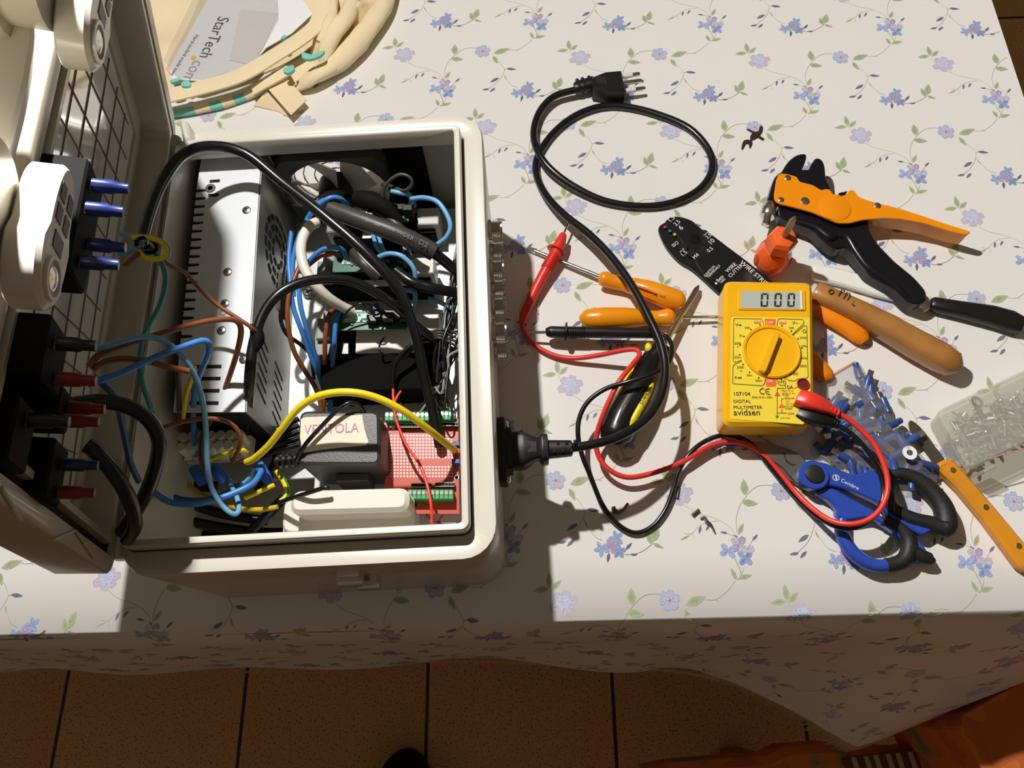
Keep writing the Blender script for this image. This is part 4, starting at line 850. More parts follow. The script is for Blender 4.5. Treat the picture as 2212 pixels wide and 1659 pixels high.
for lab_, pts_ in (('upper', [(300, 1015, .06), (350, 1040, .055), (400, 1048, .05), (470, 1052, .045)]), ('middle', [(270, 1110, .04), (340, 1140, .03), (420, 1155, .025), (500, 1158, .02)]), ('rear', [(560, 920, .05), (590, 950, .05), (600, 990, .05), (580, 1030, .045), (560, 1060, .04)])):  # extra cables added to cover the pale floor and darken this corner
    wire('black cable added to darken the front corner of the box, ' + lab_ + ' one', m_blackg, .0042, pts_, 'cable', 'cable')
# ------------------------------------------------------------------ mains lead
pc = T('mains_lead', 'black mains lead looped on the table and plugged into the box', 'power cord', P(1300, 440, 0))
cab = [(1237, 967, .0665), (1275, 961, .066), (1335, 944, .063), (1392, 908, .058), (1427, 858, .053), (1437, 800, .049), (1428, 745, .046), (1403, 688, .042), (1367, 620, .036), (1325, 560, .029), (1275, 508, .022), (1220, 465, .015), (1182, 425, .009), (1161, 385, .0045), (1158, 352, .0037), (1170, 322, .0037), (1198, 285, .0037), (1240, 252, .0037), (1292, 232, .0037), (1345, 230, .0037), (1416, 246, .0037), (1488, 277, .0037), (1531, 325, .0037), (1537, 370, .0037), (1508, 411, .0037), (1452, 438, .0037), (1385, 446, .0037), (1305, 434, .0045), (1236, 401, .0075), (1190, 366, .0105), (1166, 335, .0118), (1154, 303, .0100), (1155, 270, .0085), (1170, 235, .0085), (1200, 207, .0095), (1250, 193, .0105)]
mb = MB(); mb.tube(PP(cab), .0035, seg=12, sub=5); part(mb, 'cable', m_blackg, pc, smooth=60)
def sec(mb, p, d, side, w_, h_, pw_=.6, n=16):
    return [p + side * math.copysign(abs(math.cos(2 * math.pi * k / n)) ** pw_, math.cos(2 * math.pi * k / n)) * w_ + V((0, 0, 1)) * math.copysign(abs(math.sin(2 * math.pi * k / n)) ** pw_, math.sin(2 * math.pi * k / n)) * h_ for k in range(n)]
def loft(path, whs, pw_=.6, mi=0, mb=None, n=16):
    mb = mb or MB(); rs = []
    for i, p in enumerate(path):
        d = (path[min(i + 1, len(path) - 1)] - path[max(i - 1, 0)]); d.z = 0; d.normalize(); rs.append(sec(mb, p, d, V((-d.y, d.x, 0)), whs[i][0], whs[i][1], pw_, n))
    sweep(mb, rs, mi, first=True, last=True); return mb
y0 = qi; ax = (P(1237, 967, .0665) - P(1098, 974, .066)).normalized()
st = V((BO + UX * (BW + .006) + UY * bi + UZ * ci)); A_ = lambda d: st + ax * d
pth = [A_(d) for d in (0, .012, .0125, .020, .0235, .026, .0265, .0300, .0305)]
part(loft(pth, [(.0135, .0105), (.0135, .0105), (.0135, .0105), (.0095, .0095), (.0085, .0085), (.0112, .0100), (.0112, .0100), (.0105, .0095), (.0070, .0070)], .45), 'socket_plug', m_black, pc, 'black connector plugged into the box inlet')
mb = MB(); L0 = (P(1237, 967, .0665) - st).length
loft([A_(.030), A_(L0 - .001), A_(L0)], [(.0068, .0062), (.0058, .0054), (.004, .004)], .7, 0, mb)
part(mb, 'strain_relief', m_black, pc); mb = MB(); sdv = V((-ax.y, ax.x, 0))
for k in range(3):
    d = .0345 + k * .0062
    for s_ in (-1, 1): mb.box(A_(d + (.003 if s_ > 0 else 0)) + sdv * s_ * .003 + V((0, 0, .0056)), (.0022, .0032, .0016), rot=Matrix((ax, sdv, V((0, 0, 1)))).transposed(), bev=.0005)
part(mb, 'strain_relief_notches', m_hole, pc)
mb = MB()
for k in range(8): mb.box(A_(.0135 + k * .0011) + V((0, 0, .0098 - k * .00008)), (.0003, .008, .0006), rot=Matrix((ax, sdv, V((0, 0, 1)))).transposed())
part(mb, 'grip_ridges', m_dgrey, pc)
cp = crop(1100, 100, 4.424)
mb = MB(); mb.prism(rc([cp(788, 292, .019), cp(920, 240, .019), cp(1072, 226, .019), cp(1112, 428, .019), cp(950, 425, .019), cp(800, 398, .019)], .001, 2), .0165, .0012); plg = part(mb, 'wall_plug', m_black, pc, 'angular black three pin plug')
mb = MB(); loft([cp(620, 395, .0105), cp(650, 390, .0105), cp(760, 362, .0105), cp(805, 352, .0105)], [(.004, .004), (.0058, .005), (.0062, .0055), (.0066, .006)], .8, 0, mb)
for x in (650, 700, 762): p = cp(x, 392 - (x - 640) * .25, .0105); loft([p, p + (cp(700, 380, .0105) - cp(650, 392, .0105)) * .4], [(.0072, .0065), (.0072, .0065)], .6, 0, mb)
part(mb, 'plug_collar', m_black, pc)
for k, (a, b_) in enumerate((((1085, 287), (1248, 264)), ((1095, 350), (1266, 328)), ((1105, 428), (1284, 402)))):
    p, q = cp(*a, .0105), cp(*b_, .0105); mb = MB(); m_ = p.lerp(q, .56)
    mb.tube([p, q.lerp(p, .05), q], [.0021, .0021, .0014], seg=10, sub=1)
    pin = part(mb, 'pin', m_steel, pc)
    if k != 1: mb = MB(); mb.tube([p, m_], .0024, seg=10, sub=1); part(mb, 'pin_sleeve', m_white, pin)
mb = MB()
for k in range(9): x = 832 + k * 11; mb.box(cp(x, 322 + (k % 2) * 3, .0192), (.0004, .007 + .002 * (k % 3), .0003), rot=Matrix.Rotation(.12, 3, 'Z'))
part(mb, 'plug_markings', m_dgrey, plg)
# ------------------------------------------------------------------ multimeter
ME = .011
cm = crop(1540, 580, 4.366); HT = .037
mt = T('multimeter', 'yellow digital multimeter showing three zeros', 'multimeter', P(1664, 775, .012))
m_myel = M('amber plastic', 'eca70e', .32, var=.03, coat=.2); m_mface = M('yellow printed face', 'ecc63a', .4, var=.02)
mb = MB(); mb.prism(rc([cm(108, 108, HT), cm(942, 122, HT), cm(962, 1482, HT), cm(94, 1478, HT)], .007, 5), HT - ME, .0028); case = part(mb, 'case', m_myel, mt)
mb = MB(); mb.prism(rc([cm(238, 186, HT + .0012), cm(872, 196, HT + .0012), cm(880, 395, HT + .0012), cm(238, 388, HT + .0012)], .0015, 2), .002, .0006); part(mb, 'display_bezel', m_myel, mt)
mb = MB(); mb.prism([cm(262, 212, HT + .0015), cm(845, 220, HT + .0015), cm(850, 384, HT + .0015), cm(262, 374, HT + .0015)], .001); lcd = part(mb, 'display', M('grey liquid crystal', 'a9aea2', .25, var=.03, coat=.4), mt, 'grey display window')
mb = MB()
def seg(x0, x1, yt, yb):
    t_ = 18; mid = (yt + yb) / 2; q = lambda *a: mb.sheet([cm(a[i], a[i + 1], HT + .0017) for i in range(0, len(a), 2)])
    sl = 4
    q(x0 + 10, yt, x1 - 8, yt, x1 - 20, yt + 16, x0 + 22, yt + 16); q(x0 + 6, yb, x1 - 12, yb, x1 - 24, yb - 17, x0 + 20, yb - 17)
    q(x0 + sl, yt + 6, x0 + sl + t_ + 2, yt + 18, x0 + sl + t_, mid - 8, x0 + sl - 2, mid - 2); q(x0, mid + 4, x0 + t_ + 2, mid + 10, x0 + t_, yb - 16, x0 - 2, yb - 4)
    q(x1 - t_, yt + 18, x1, yt + 6, x1 - 2, mid - 2, x1 - t_ - 2, mid - 8); q(x1 - t_ - 2, mid + 10, x1 - 4, mid + 4, x1 - 6, yb - 4, x1 - t_ - 4, yb - 16)
for x0, x1 in ((450, 525), (578, 652), (702, 776)): seg(x0, x1, 232, 362)
part(mb, 'digits', m_ink, lcd)
mb = MB(); mb.prism([cm(825, 208, HT + .0022), cm(845, 208, HT + .0022), cm(850, 386, HT + .0022), cm(830, 384, HT + .0022)], .0012, .0003); part(mb, 'window_edge', m_white, lcd)
mb = MB(); mb.prism(rc([cm(172, 456, HT + .0003), cm(914, 462, HT + .0003), cm(922, 1120, HT + .0003), cm(860, 1470, HT + .0003), cm(164, 1418, HT + .0003)], .0015, 3), .0012); face = part(mb, 'face_plate', m_mface, mt)
dc = cm(546, 788, HT); fx = (cm(646, 790, HT) - cm(446, 786, HT)).normalized(); fy = V((-fx.y, fx.x, 0))
mb = MB(); mb.lathe([(.0232, .0002), (.0232, .0022), (.0222, .0030), (.0205, .0026), (.0196, .0008)], dc, seg=48, cap=False); part(mb, 'dial_ring', m_myel, mt)
mb = MB(); mb.lathe([(.0203, .0005), (.0196, .0014), (.0001, .0018)], dc, seg=40); dl = part(mb, 'dial', m_myel, mt)
a, b_ = cm(608, 600, HT + .0075), cm(466, 968, HT + .0075); d_ = (b_ - a).normalized(); s_ = V((-d_.y, d_.x, 0)) * .0028
mb = MB(); mb.prism(rc([a + s_, a - s_, b_ - s_, b_ + s_], .002, 4), .006, .0006); part(mb, 'pointer', m_myel, dl)
mi_ = MB(); mo = MB(); mw = MB()
HL = HT + .0006
def tt(st, x0, x1, y, mb=mi_, y1=None, ys=1.0): mb.text(st, cm(x0, y, HL), cm(x1, y if y1 is None else y1, HL), ys=ys)
for a in (('107104', 201, 352, 1199), ('DIGITAL', 196, 356, 1266), ('MULTIMETER', 196, 466, 1324), ('avidsen', 196, 444, 1384), ('EN61010-1:2001', 371, 560, 1224), ('V', 212, 238, 544), ('A', 203, 230, 1040), ('Ω', 848, 880, 608), ('V~', 746, 806, 528),
          ('200', 300, 346, 568), ('20', 247, 276, 642), ('2000', 203, 266, 716), ('m', 226, 244, 744), ('200m', 200, 268, 846), ('2000', 226, 290, 942), ('µ', 258, 270, 970), ('20m', 318, 370, 1015), ('200m', 398, 466, 1066), ('hFE', 620, 678, 1082), ('200', 752, 802, 1003), ('2000', 820, 884, 930), ('20k', 848, 890, 854), ('200k', 832, 888, 740), ('2000k', 818, 888, 662), ('200', 718, 764, 570),
          ('10A', 682, 760, 1136), ('MAX 10 sec', 650, 762, 1160), ('EACH 15 min', 655, 775, 1184), ('FUSED', 656, 720, 1200), ('VΩmA', 672, 770, 1234), ('200mA', 684, 730, 1256), ('500V MAX', 688, 770, 1282), ('MAX 500V', 676, 775, 1308), ('FUSED', 682, 748, 1330), ('COM', 704, 766, 1378), ('CAT II 600V', 636, 730, 1416)): tt(*a)
def arc(cx, cy, r, a0, a1, w_=.0006, mb=mi_):
    c = cm(cx, cy, HL + .0002); p = []; n = 14
    for k in range(n + 1): a = math.radians(a0 + (a1 - a0) * k / n); p.append((math.cos(a), math.sin(a)))
    for k in range(n): mb.sheet([c + fx * p[k][0] * (r + w_) + fy * p[k][1] * (r + w_), c + fx * p[k + 1][0] * (r + w_) + fy * p[k + 1][1] * (r + w_), c + fx * p[k + 1][0] * r + fy * p[k + 1][1] * r, c + fx * p[k][0] * r + fy * p[k][1] * r])
arc(470, 1157, .0020, 60, 300); arc(524, 1160, .0020, 60, 300)
def ln(pts, w_=.00018, mb=mi_):
    q = [cm(x, y, HL + .0002) for x, y in pts]
    for i in range(len(q) - 1):
        d = (q[i + 1] - q[i]).normalized(); s_ = V((-d.y, d.x, 0)) * w_; mb.sheet([q[i] + s_, q[i] - s_, q[i + 1] - s_, q[i + 1] + s_])
ln([(508, 1160), (528, 1160)], .0003); ln([(240, 528), (268, 528)]); ln([(240, 536), (268, 536)]); ln([(234, 1026), (270, 1026)]); ln([(234, 1034), (270, 1034)])
for L_ in (((480, 540), (472, 500), (455, 475), (205, 470), (196, 490), (190, 865), (205, 885), (272, 862)), ((605, 540), (612, 485), (625, 473), (845, 480), (860, 500), (850, 525), (748, 622)), ((752, 630), (862, 538), (885, 540), (897, 1020), (885, 1032), (800, 1040), (775, 1060), (715, 1055), (690, 1035), (680, 1005)), ((272, 872), (200, 905), (188, 930), (186, 1085), (470, 1105), (483, 1090), (495, 1035)), ((598, 1030), (614, 1085), (630, 1100), (680, 1100), (688, 1080), (672, 1012)),
           ((768, 1128), (800, 1115)), ((676, 1128), (606, 1128), (606, 1390)), ((668, 1228), (648, 1228), (648, 1260)), ((650, 1320), (650, 1358)), ((606, 1362), (695, 1362)), ((588, 1392), (624, 1392)), ((596, 1402), (616, 1402)), ((602, 1412), (610, 1412))): ln(L_)
for x, y in ((445, 532), (357, 574), (292, 640), (256, 722), (252, 814), (284, 904), (345, 978), (432, 1030), (644, 1044), (733, 999), (800, 930), (836, 845), (838, 750), (803, 663), (740, 590), (652, 540)): mi_.lathe([(.0007, 0), (.0007, .00005)], cm(x, y, HL), seg=8)
part(mi_, 'scale_lettering', m_ink, face)
for o in ([(490, 475), (592, 477), (588, 545), (540, 536), (494, 545)], [(500, 1030), (592, 1030), (600, 1085), (590, 1112), (505, 1112), (496, 1088)]): mo.prism([cm(x, y, HL) for x, y in o], .0003)
for x, y in ((608, 1180), (648, 1290)): mo.prism([cm(x, y - 26, HL), cm(x + 30, y + 22, HL), cm(x - 30, y + 22, HL)], .0003)
for x, y in ((420, 504), (660, 510)): mo.prism([cm(x - 30, y - 14, HL), cm(x + 30, y - 14, HL), cm(x + 30, y + 14, HL), cm(x - 30, y + 14, HL)], .0003)
part(mo, 'orange_markings', M('orange print', 'e2602c', .4), face)
for a in (('OFF', 505, 572, 522), ('500', 396, 446, 510), ('500', 636, 686, 516), ('10A', 514, 566, 1072)): mw.text(a[0], cm(a[1], a[3], HL + .0003), cm(a[2], a[3], HL + .0003))
part(mw, 'white_lettering', m_wink, face)
mb = MB(); mb.lathe([(.0048, 0), (.0048, .0014), (.0040, .0014), (.0038, .0002)], cm(848, 1092, HL), seg=24, cap=False); part(mb, 'jack_ring', M('dark red plastic', '9a1c1c', .35), mt); mb = MB(); mb.lathe([(.0039, .0000), (.0039, .0003)], cm(848, 1092, HL), seg=20); part(mb, 'jack_hole', M('deep red', '5a0c0e', .6), mt)
# ------------------------------------------------------------------ test leads
def lead(lab, wpts, r, mw_, mp, plug, probe, tip, fl, grip):
    t = T('test_lead', lab, 'test lead', P(*wpts[len(wpts) // 2][:2], 0))
    mb = MB(); mb.tube(PP(wpts), r, seg=10, sub=6); part(mb, 'lead_wire', mw_, t, smooth=60)
    pl_ = PP(plug[0]); mb = loft(pl_, [(k_ * 1.0, k_ * .82) for k_ in plug[1]], .5); part(mb, 'banana_plug', mp, t)
    mb = MB()
    for k_ in range(3): q_ = pl_[-2].lerp(pl_[-1], k_ * .4); mb.lathe([(.0028, -.0006), (.0037, 0), (.0028, .0006)], q_, (pl_[-1] - pl_[-2]), seg=12)
    part(mb, 'plug_rings', mp, t)
    mb = MB(); mb.tube(PP(probe[0]), probe[1], seg=14, sub=5); pr = part(mb, 'probe_body', mp, t)
    mb = MB(); a, b_ = PP(tip[:2]); mb.tube([a, a.lerp(b_, .85), b_], [tip[2], tip[2], tip[2] * .3], seg=8, sub=1); part(mb, 'probe_tip', m_steel, t)
    mb = MB(); c = P(*fl[0]); d = (P(*fl[1]) - c).normalized(); mb.lathe([(.004, -.0012), (fl[2], -.0010), (fl[2], .0004), (.005, .0012)], c, d, seg=20); part(mb, 'finger_guard', mp, pr)
    mb = MB(); p, q = P(*grip[0]), P(*grip[1]); d = (q - p).normalized()
    for k in range(9): mb.lathe([(grip[2] * .8, -.0006), (grip[2], 0), (grip[2] * .8, .0006)], p.lerp(q, k / 8), d, seg=16)
    part(mb, 'grip_rings', mp, pr)
red_w = [(1806, 891, .039), (1832, 905, .039), (1862, 930, .038), (1890, 962, .037), (1910, 1005, .036), (1918, 1045, .035), (1912, 1080, .034), (1893, 1110, .033), (1865, 1127, .031), (1830, 1132, .028), (1792, 1123, .022), (1755, 1098, .014), (1720, 1064, .007), (1685, 1022, .0045), (1652, 985, .0045), (1615, 960, .006), (1572, 954, .008), (1530, 965, .009), (1470, 1000, .010), (1410, 1022, .011), (1355, 1031, .012), (1315, 1014, .013), (1293, 985, .014), (1288, 948, .018), (1302, 898, .027), (1335, 828, .034), (1368, 785, .031), (1381, 768, .028), (1375, 756, .026), (1350, 756, .022), (1290, 768, .012), (1235, 774, .0055), (1190, 765, .004), (1152, 742, .004), (1130, 712, .0045), (1128, 688, .006)]
lead('red test lead with red probe leaning on a screwdriver shaft', red_w, .0021, m_red, m_red, ([(1722, 858, .041), (1736, 862, .043), (1750, 866, .044), (1774, 876, .043), (1792, 884, .042), (1812, 894, .040)], [.0062, .0066, .0066, .0060, .0040, .0028]), ([(1127, 700, .0055), (1134, 676, .0070), (1160, 620, .0095), (1185, 573, .0120), (1200, 547, .0130), (1210, 524, .0130), (1217, 506, .0130)], [.0024, .0042, .0046, .0050, .0052, .0052, .0030]), ((1217, 506, .0130), (1236, 466, .0120), .0010), ((1201, 540, .0130), (1212, 518, .0130), .0082), ((1181, 580, .0120), (1198, 552, .0130), .0057))
blk_w = [(1806, 916, .033), (1835, 934, .034), (1868, 966, .033), (1895, 1008, .031), (1908, 1050, .029), (1903, 1090, .028), (1880, 1122, .027), (1845, 1140, .024), (1808, 1138, .018), (1770, 1118, .010), (1732, 1086, .005), (1695, 1046, .0035), (1660, 1003, .0035), (1630, 965, .0045), (1595, 944, .006), (1560, 940, .008), (1520, 955, .010), (1488, 982, .0095), (1466, 1018, .007), (1455, 1055, .005), (1437, 1102, .0035), (1408, 1138, .0028), (1370, 1151, .0028), (1332, 1130, .0035), (1300, 1088, .007), (1276, 1030, .014), (1258, 985, .021), (1249, 945, .025), (1251, 905, .027), (1270, 868, .030), (1308, 840, .034), (1360, 824, .040), (1410, 808, .041), (1440, 790, .036), (1452, 765, .028), (1450, 742, .021), (1437, 726, .017), (1418, 720, .0145)]
lead('black test lead with black probe lying beside the lower orange screwdriver', blk_w, .0020, m_blackg, m_black, ([(1722, 890, .034), (1738, 896, .036), (1760, 900, .037), (1782, 906, .036), (1798, 911, .035), (1812, 918, .033)], [.0058, .0068, .0068, .0062, .0042, .0028]), ([(1424, 722, .0145), (1405, 720, .0145), (1330, 719, .0145), (1250, 718, .0142), (1215, 718, .0140), (1190, 717, .0138), (1179, 718, .0136)], [.0032, .0044, .0046, .0050, .0052, .0050, .0030]), ((1180, 718, .0136), (1139, 718, .012), .0013), ((1222, 718, .0140), (1200, 717, .0140), .0086), ((1262, 718, .0142), (1232, 718, .0140), .0056))
# ------------------------------------------------------------------ screwdrivers
def driver(lab, hpts, rads, spts, mat, flutes=True, blade=.004, r=.0019, phil=False):
    t = T('screwdriver', lab, 'screwdriver', P(*hpts[len(hpts) // 2][:2], 0)); mb = MB(); mb.tube(PP(hpts), rads, seg=20, sub=6); h_ = part(mb, 'handle', mat, t, smooth=50)
    a, b_ = PP(spts); mb = MB(); d = (b_ - a).normalized(); sd = V((-d.y, d.x, 0)).normalized()
    if phil: mb.tube([a, a.lerp(b_, .93), b_], [r, r, r * .3], seg=10, sub=1)
    else:
        mb.tube([a, a.lerp(b_, .9)], r, seg=10, sub=1); p = a.lerp(b_, .88); n_ = V((0, 0, 1))
        sweep(mb, [[p + sd * x * r + n_ * z * r for x, z in ((-1, -1), (1, -1), (1, 1), (-1, 1))], [b_ - d * .004 + sd * x * blade * .5 + n_ * z * .001 for x, z in ((-1, -1), (1, -1), (1, 1), (-1, 1))], [b_ + sd * x * blade * .5 + n_ * z * .0005 for x, z in ((-1, -1), (1, -1), (1, 1), (-1, 1))]], 0, True, True)
    part(mb, 'shaft', m_steel, t); return t, h_
t, h_ = driver('orange handled slotted screwdriver lying under the red probe, lettering on the handle', [(1299, 601, .0085), (1306, 603, .0092), (1325, 609, .0085), (1350, 614, .0085), (1395, 626, .0105), (1440, 642, .0110), (1466, 650, .0105), (1476, 652, .0095)], [.0056, .0070, .0064, .0066, .0090, .0098, .0090, .0050], [(1302, 600, .0075), (1139, 536, .0028)], m_orange)
c2 = crop(1100, 440, 5.53)
mb = MB(); mb.text('Beta', c2(1590, 1025, .0194), c2(1690, 1062, .0194), lift=.0001); mb.text('1201', c2(1715, 1075, .0197), c2(1770, 1098, .0197), lift=.0001); mb.text('4x75', c2(1795, 1105, .0198), c2(1860, 1130, .0198), lift=.0001); part(mb, 'lettering', m_ink, h_)
mb = MB()
for o in ((c2(1400, 925, .0165), c2(1560, 990, .0195), c2(1760, 1075, .0202)), (c2(1420, 1010, .0150), c2(1560, 1080, .0160), c2(1760, 1160, .0165))): mb.tube(o, [.0004, .0012, .0005], seg=8)
part(mb, 'handle_flute', M('deeper orange', 'd06c06', .35), h_)
t, h_ = driver('plain orange handled screwdriver just above the black probe, shaft under the multimeter', [(1264, 690, .0085), (1268, 689, .0095), (1300, 688, .0110), (1350, 687, .0105), (1400, 687, .0085), (1420, 687, .0085), (1441, 686, .0090), (1448, 686, .0085), (1451, 686, .0080)], [.0035, .0085, .0098, .0092, .0066, .0064, .0080, .0072, .0055], [(1449, 686, .008), (1640, 684, .0050)], m_orange, r=.0014)
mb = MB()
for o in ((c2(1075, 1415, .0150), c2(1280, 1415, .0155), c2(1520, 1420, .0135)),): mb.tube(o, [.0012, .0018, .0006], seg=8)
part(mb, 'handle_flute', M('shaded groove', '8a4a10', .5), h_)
t, h_ = driver('black and yellow handled screwdriver under the red and black test leads', [(1326, 948, .0150), (1329, 940, .0160), (1345, 905, .0165), (1370, 860, .0165), (1393, 815, .0155), (1410, 780, .0150), (1424, 762, .0150), (1430, 752, .0145)], [.0100, .0140, .0150, .0150, .0130, .0100, .0098, .0080], [(1428, 755, .0145), (1509, 617, .0060)], m_blackg, r=.0028, phil=True)
m_sy = M('yellow inlay', 'e6c81e', .35)
for o in ([(1305, 925, .020), (1322, 890, .023), (1345, 845, .023), (1362, 812, .022), (1372, 795, .020)], [(1352, 937, .0245), (1368, 905, .0275), (1390, 865, .0272), (1404, 835, .025), (1411, 820, .0235)]):
    mb = MB(); mb.tube(PP(o), [.0012, .0032, .0034, .0030, .0012], seg=10, sub=5); part(mb, 'yellow_inlay', m_sy, h_)
for o in ([(1328, 925, .0285), (1350, 880, .0315), (1374, 838, .0300)],):
    mb = MB(); mb.tube(PP(o), [.0008, .0022, .0008], seg=8); part(mb, 'grip_ridge', m_dgrey, h_)
mb = MB(); mb.text('STANLEY', P(1388, 874, .0312), P(1406, 838, .0295), lift=.0004); part(mb, 'handle_lettering', m_ink, h_)
mb = MB(); mb.ball(P(1401, 751, .020), (.0032, .0045, .003)); part(mb, 'yellow_tab', m_sy, h_)
# stubby screwdriver standing on its butt
sb = P(1660, 573, 0); t = T('stubby_screwdriver', 'stubby orange red screwdriver standing upright on its butt', 'screwdriver', sb)
mb = MB(); mb.lathe([(.0105, .0006), (.0128, .003), (.0152, .009), (.0156, .015), (.0146, .021), (.0122, .027), (.0112, .030)], sb, seg=28); bt = part(mb, 'handle_bulb', m_ored, t)
mb = MB(); mb.lathe([(.0112, .0298), (.0128, .033), (.0128, .044), (.0106, .0475), (.0050, .0490)], sb, seg=6); part(mb, 'hexagonal_collar', m_ored, t, smooth=20)
for k in range(5):
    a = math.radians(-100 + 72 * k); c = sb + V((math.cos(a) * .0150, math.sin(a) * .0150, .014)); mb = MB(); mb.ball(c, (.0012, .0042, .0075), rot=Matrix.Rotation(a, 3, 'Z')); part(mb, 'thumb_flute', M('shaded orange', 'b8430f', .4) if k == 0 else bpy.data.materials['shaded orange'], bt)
mb = MB(); mb.tube([sb + V((0, 0, .047)), sb + V((0, 0, .071)), sb + V((0, 0, .077))], [.0028, .0028, .0009], seg=10, sub=1); part(mb, 'shaft', m_steeld, t)
# ------------------------------------------------------------------ crimping tool
ct_ = T('crimping_tool', 'flat black crimping tool with white lettering and orange grips under the multimeter', 'crimping tool', P(1560, 560, 0)); c4 = crop(1400, 300, 6.144)
o1 = [c4(x, y, .0085) for x, y in ((240, 1108), (268, 1062), (320, 1028), (450, 1036), (580, 1082), (650, 1140), (735, 1208), (800, 1238), (890, 1300), (1060, 1430))] + PP([(1604, 556), (1650, 592), (1700, 632), (1730, 660), (1690, 690), (1640, 680), (1600, 656), (1566, 632), (1530, 600), (1510, 572), (1490, 540), (1465, 505)], .0085)
o2 = [c4(x, y, .0060) for x, y in ((140, 1180), (200, 1120), (262, 1112), (420, 1270), (640, 1420), (800, 1600))] + PP([(1560, 590), (1590, 625), (1640, 672), (1610, 690), (1580, 655), (1545, 625), (1516, 598), (1492, 578), (1466, 562), (1442, 536), (1428, 512)], .0060)
mb = MB(); mb.prism(catmull(o1, 3, True), .0040, .0006); b1 = part(mb, 'upper_jaw', M('black oxide steel', '1b1b1a', .36, .3, var=.2), ct_)
mb = MB(); mb.prism(catmull(o2, 3, True), .0035, .0006); part(mb, 'lower_jaw', bpy.data.materials['black oxide steel'], ct_)
mb = MB(); mb.lathe([(.0048, .0001), (.0048, .0006), (.0042, .0008)], c4(620, 1330, .0085), seg=30); part(mb, 'pivot_disc', m_blackm, ct_)
mb = MB()
for x, y in ((745, 1262), (785, 1368), (735, 1478), (455, 1440), (575, 1515)): mb.lathe([(.0042, .0001), (.0042, .0002)], c4(x, y, .0085), seg=14)
mb.sheet([c4(240, 1112, .0087), c4(262, 1100, .0087), c4(420, 1250, .0087), c4(440, 1275, .0087), c4(405, 1262, .0087)]); part(mb, 'wire_hole', m_hole, b1)
mb = MB()
for st, a, b_ in (('1.5', (305, 1105), (360, 1050)), ('2.5', (372, 1160), (432, 1105)), ('6', (440, 1212), (472, 1188)), ('ISO', (340, 1440), (410, 1385)), ('14-16', (752, 1290), (800, 1245)), ('2.5', (792, 1330), (845, 1285)), ('10', (842, 1400), (890, 1358)), ('0.5', (808, 1510), (866, 1462)), ('22-18', (432, 1512), (480, 1465)), ('1.5', (472, 1560), (524, 1512)), ('M4', (622, 1600), (680, 1545))): mb.text(st, c4(*a, .0087), c4(*b_, .0087))
cc = crop(1220, 560, 4.147)
for st, a, b_ in (('IGNITION', (1262, 158), (1348, 68)), ('TERMINALS', (1285, 172), (1395, 62)), ('Beta', (1378, 205), (1425, 156)), ('1602', (1404, 216), (1440, 180))): mb.text(st, cc(*a, .0087), cc(*b_, .0087))
mb.text('WIRE', P(1572, 590, .0087), P(1592, 572, .0087)); mb.text('CUTTER', P(1578, 600, .0087), P(1606, 574, .0087), ys=1.0); mb.text('WIRE STRIPPER', P(1597, 568, .0087), P(1672, 634, .0087), nrm=V((0, 0, 1)))
q = P(1547, 612, .0088); mb.prism([q + V((.0013 * a, .0013 * b_, 0)) for a, b_ in ((-1, 0), (0, -1), (1, 0), (0, 1))], .0001); part(mb, 'white_lettering', m_wink, b1)
mb = MB()
for (x, y), k in (((222, 1172), 0), ((288, 1222), 1), ((352, 1268), 2)): mb.lathe([(.0013, .0001), (.0013, .0003)], c4(x, y, .0087), seg=10, mi=k)
part(mb, 'colour_dots', [m_redb, m_blue, m_yellow], b1)
m_og = M('orange vinyl grip', 'f07d0a', .35, var=.04)
for lab, o, rr in (('upper_grip', [(1660, 640, .0058), (1720, 648, .0058), (1762, 660, .0060), (1800, 682, .0065), (1830, 702, .0065), (1856, 724, .0060), (1869, 738, .0055)], [.0085, .0095, .0105, .0108, .0098, .0085, .005]), ('lower_grip', [(1650, 680, .0058), (1690, 720, .0058), (1730, 758, .0060), (1765, 792, .0060), (1782, 812, .0055), (1786, 822, .005)], [.0070, .0080, .0085, .0085, .0080, .0045])):
    mb = MB(); mb.tube(PP(o), rr, seg=14, sub=6, sq=.60, flat=True); part(mb, 'grip', m_og, ct_, 'orange vinyl grip')
# ------------------------------------------------------------------ automatic wire stripper
ws = T('wire_stripper', 'big orange and black self adjusting wire stripper', 'wire stripper', P(1800, 480, 0)); c5 = crop(1600, 300, 3.606)
m_bmet = M('black painted metal', '17151a', .28, .2, var=.15)
def c5p(pts, h): return [c5(x, y, h) for x, y in pts]
mb = MB(); mb.prism(rc(c5p([(300, 268), (345, 268), (440, 292), (458, 332), (560, 355), (632, 400), (655, 388), (692, 390), (722, 432), (775, 448), (828, 430), (848, 396), (882, 396), (920, 450), (1000, 480), (1250, 545), (1400, 592), (1600, 660), (1800, 722), (1765, 748), (1650, 722), (1450, 660), (1250, 622), (1100, 616), (950, 630), (850, 655), (760, 655), (680, 620), (560, 570), (420, 532), (300, 502), (264, 470), (262, 430), (280, 310)], .0265), .0025, 3), .0022, .0005); op = part(mb, 'orange_cover', m_orange2, ws, 'orange painted cover plate and fixed handle')
mb = MB(); mb.prism(rc(c5p([(930, 462), (1250, 548), (1400, 595), (1600, 663), (1795, 724), (1762, 746), (1650, 720), (1450, 659), (1250, 621), (1100, 615), (1000, 624)], .0243), .002, 2), .0165, .0004); part(mb, 'handle_channel', m_orange2, ws)
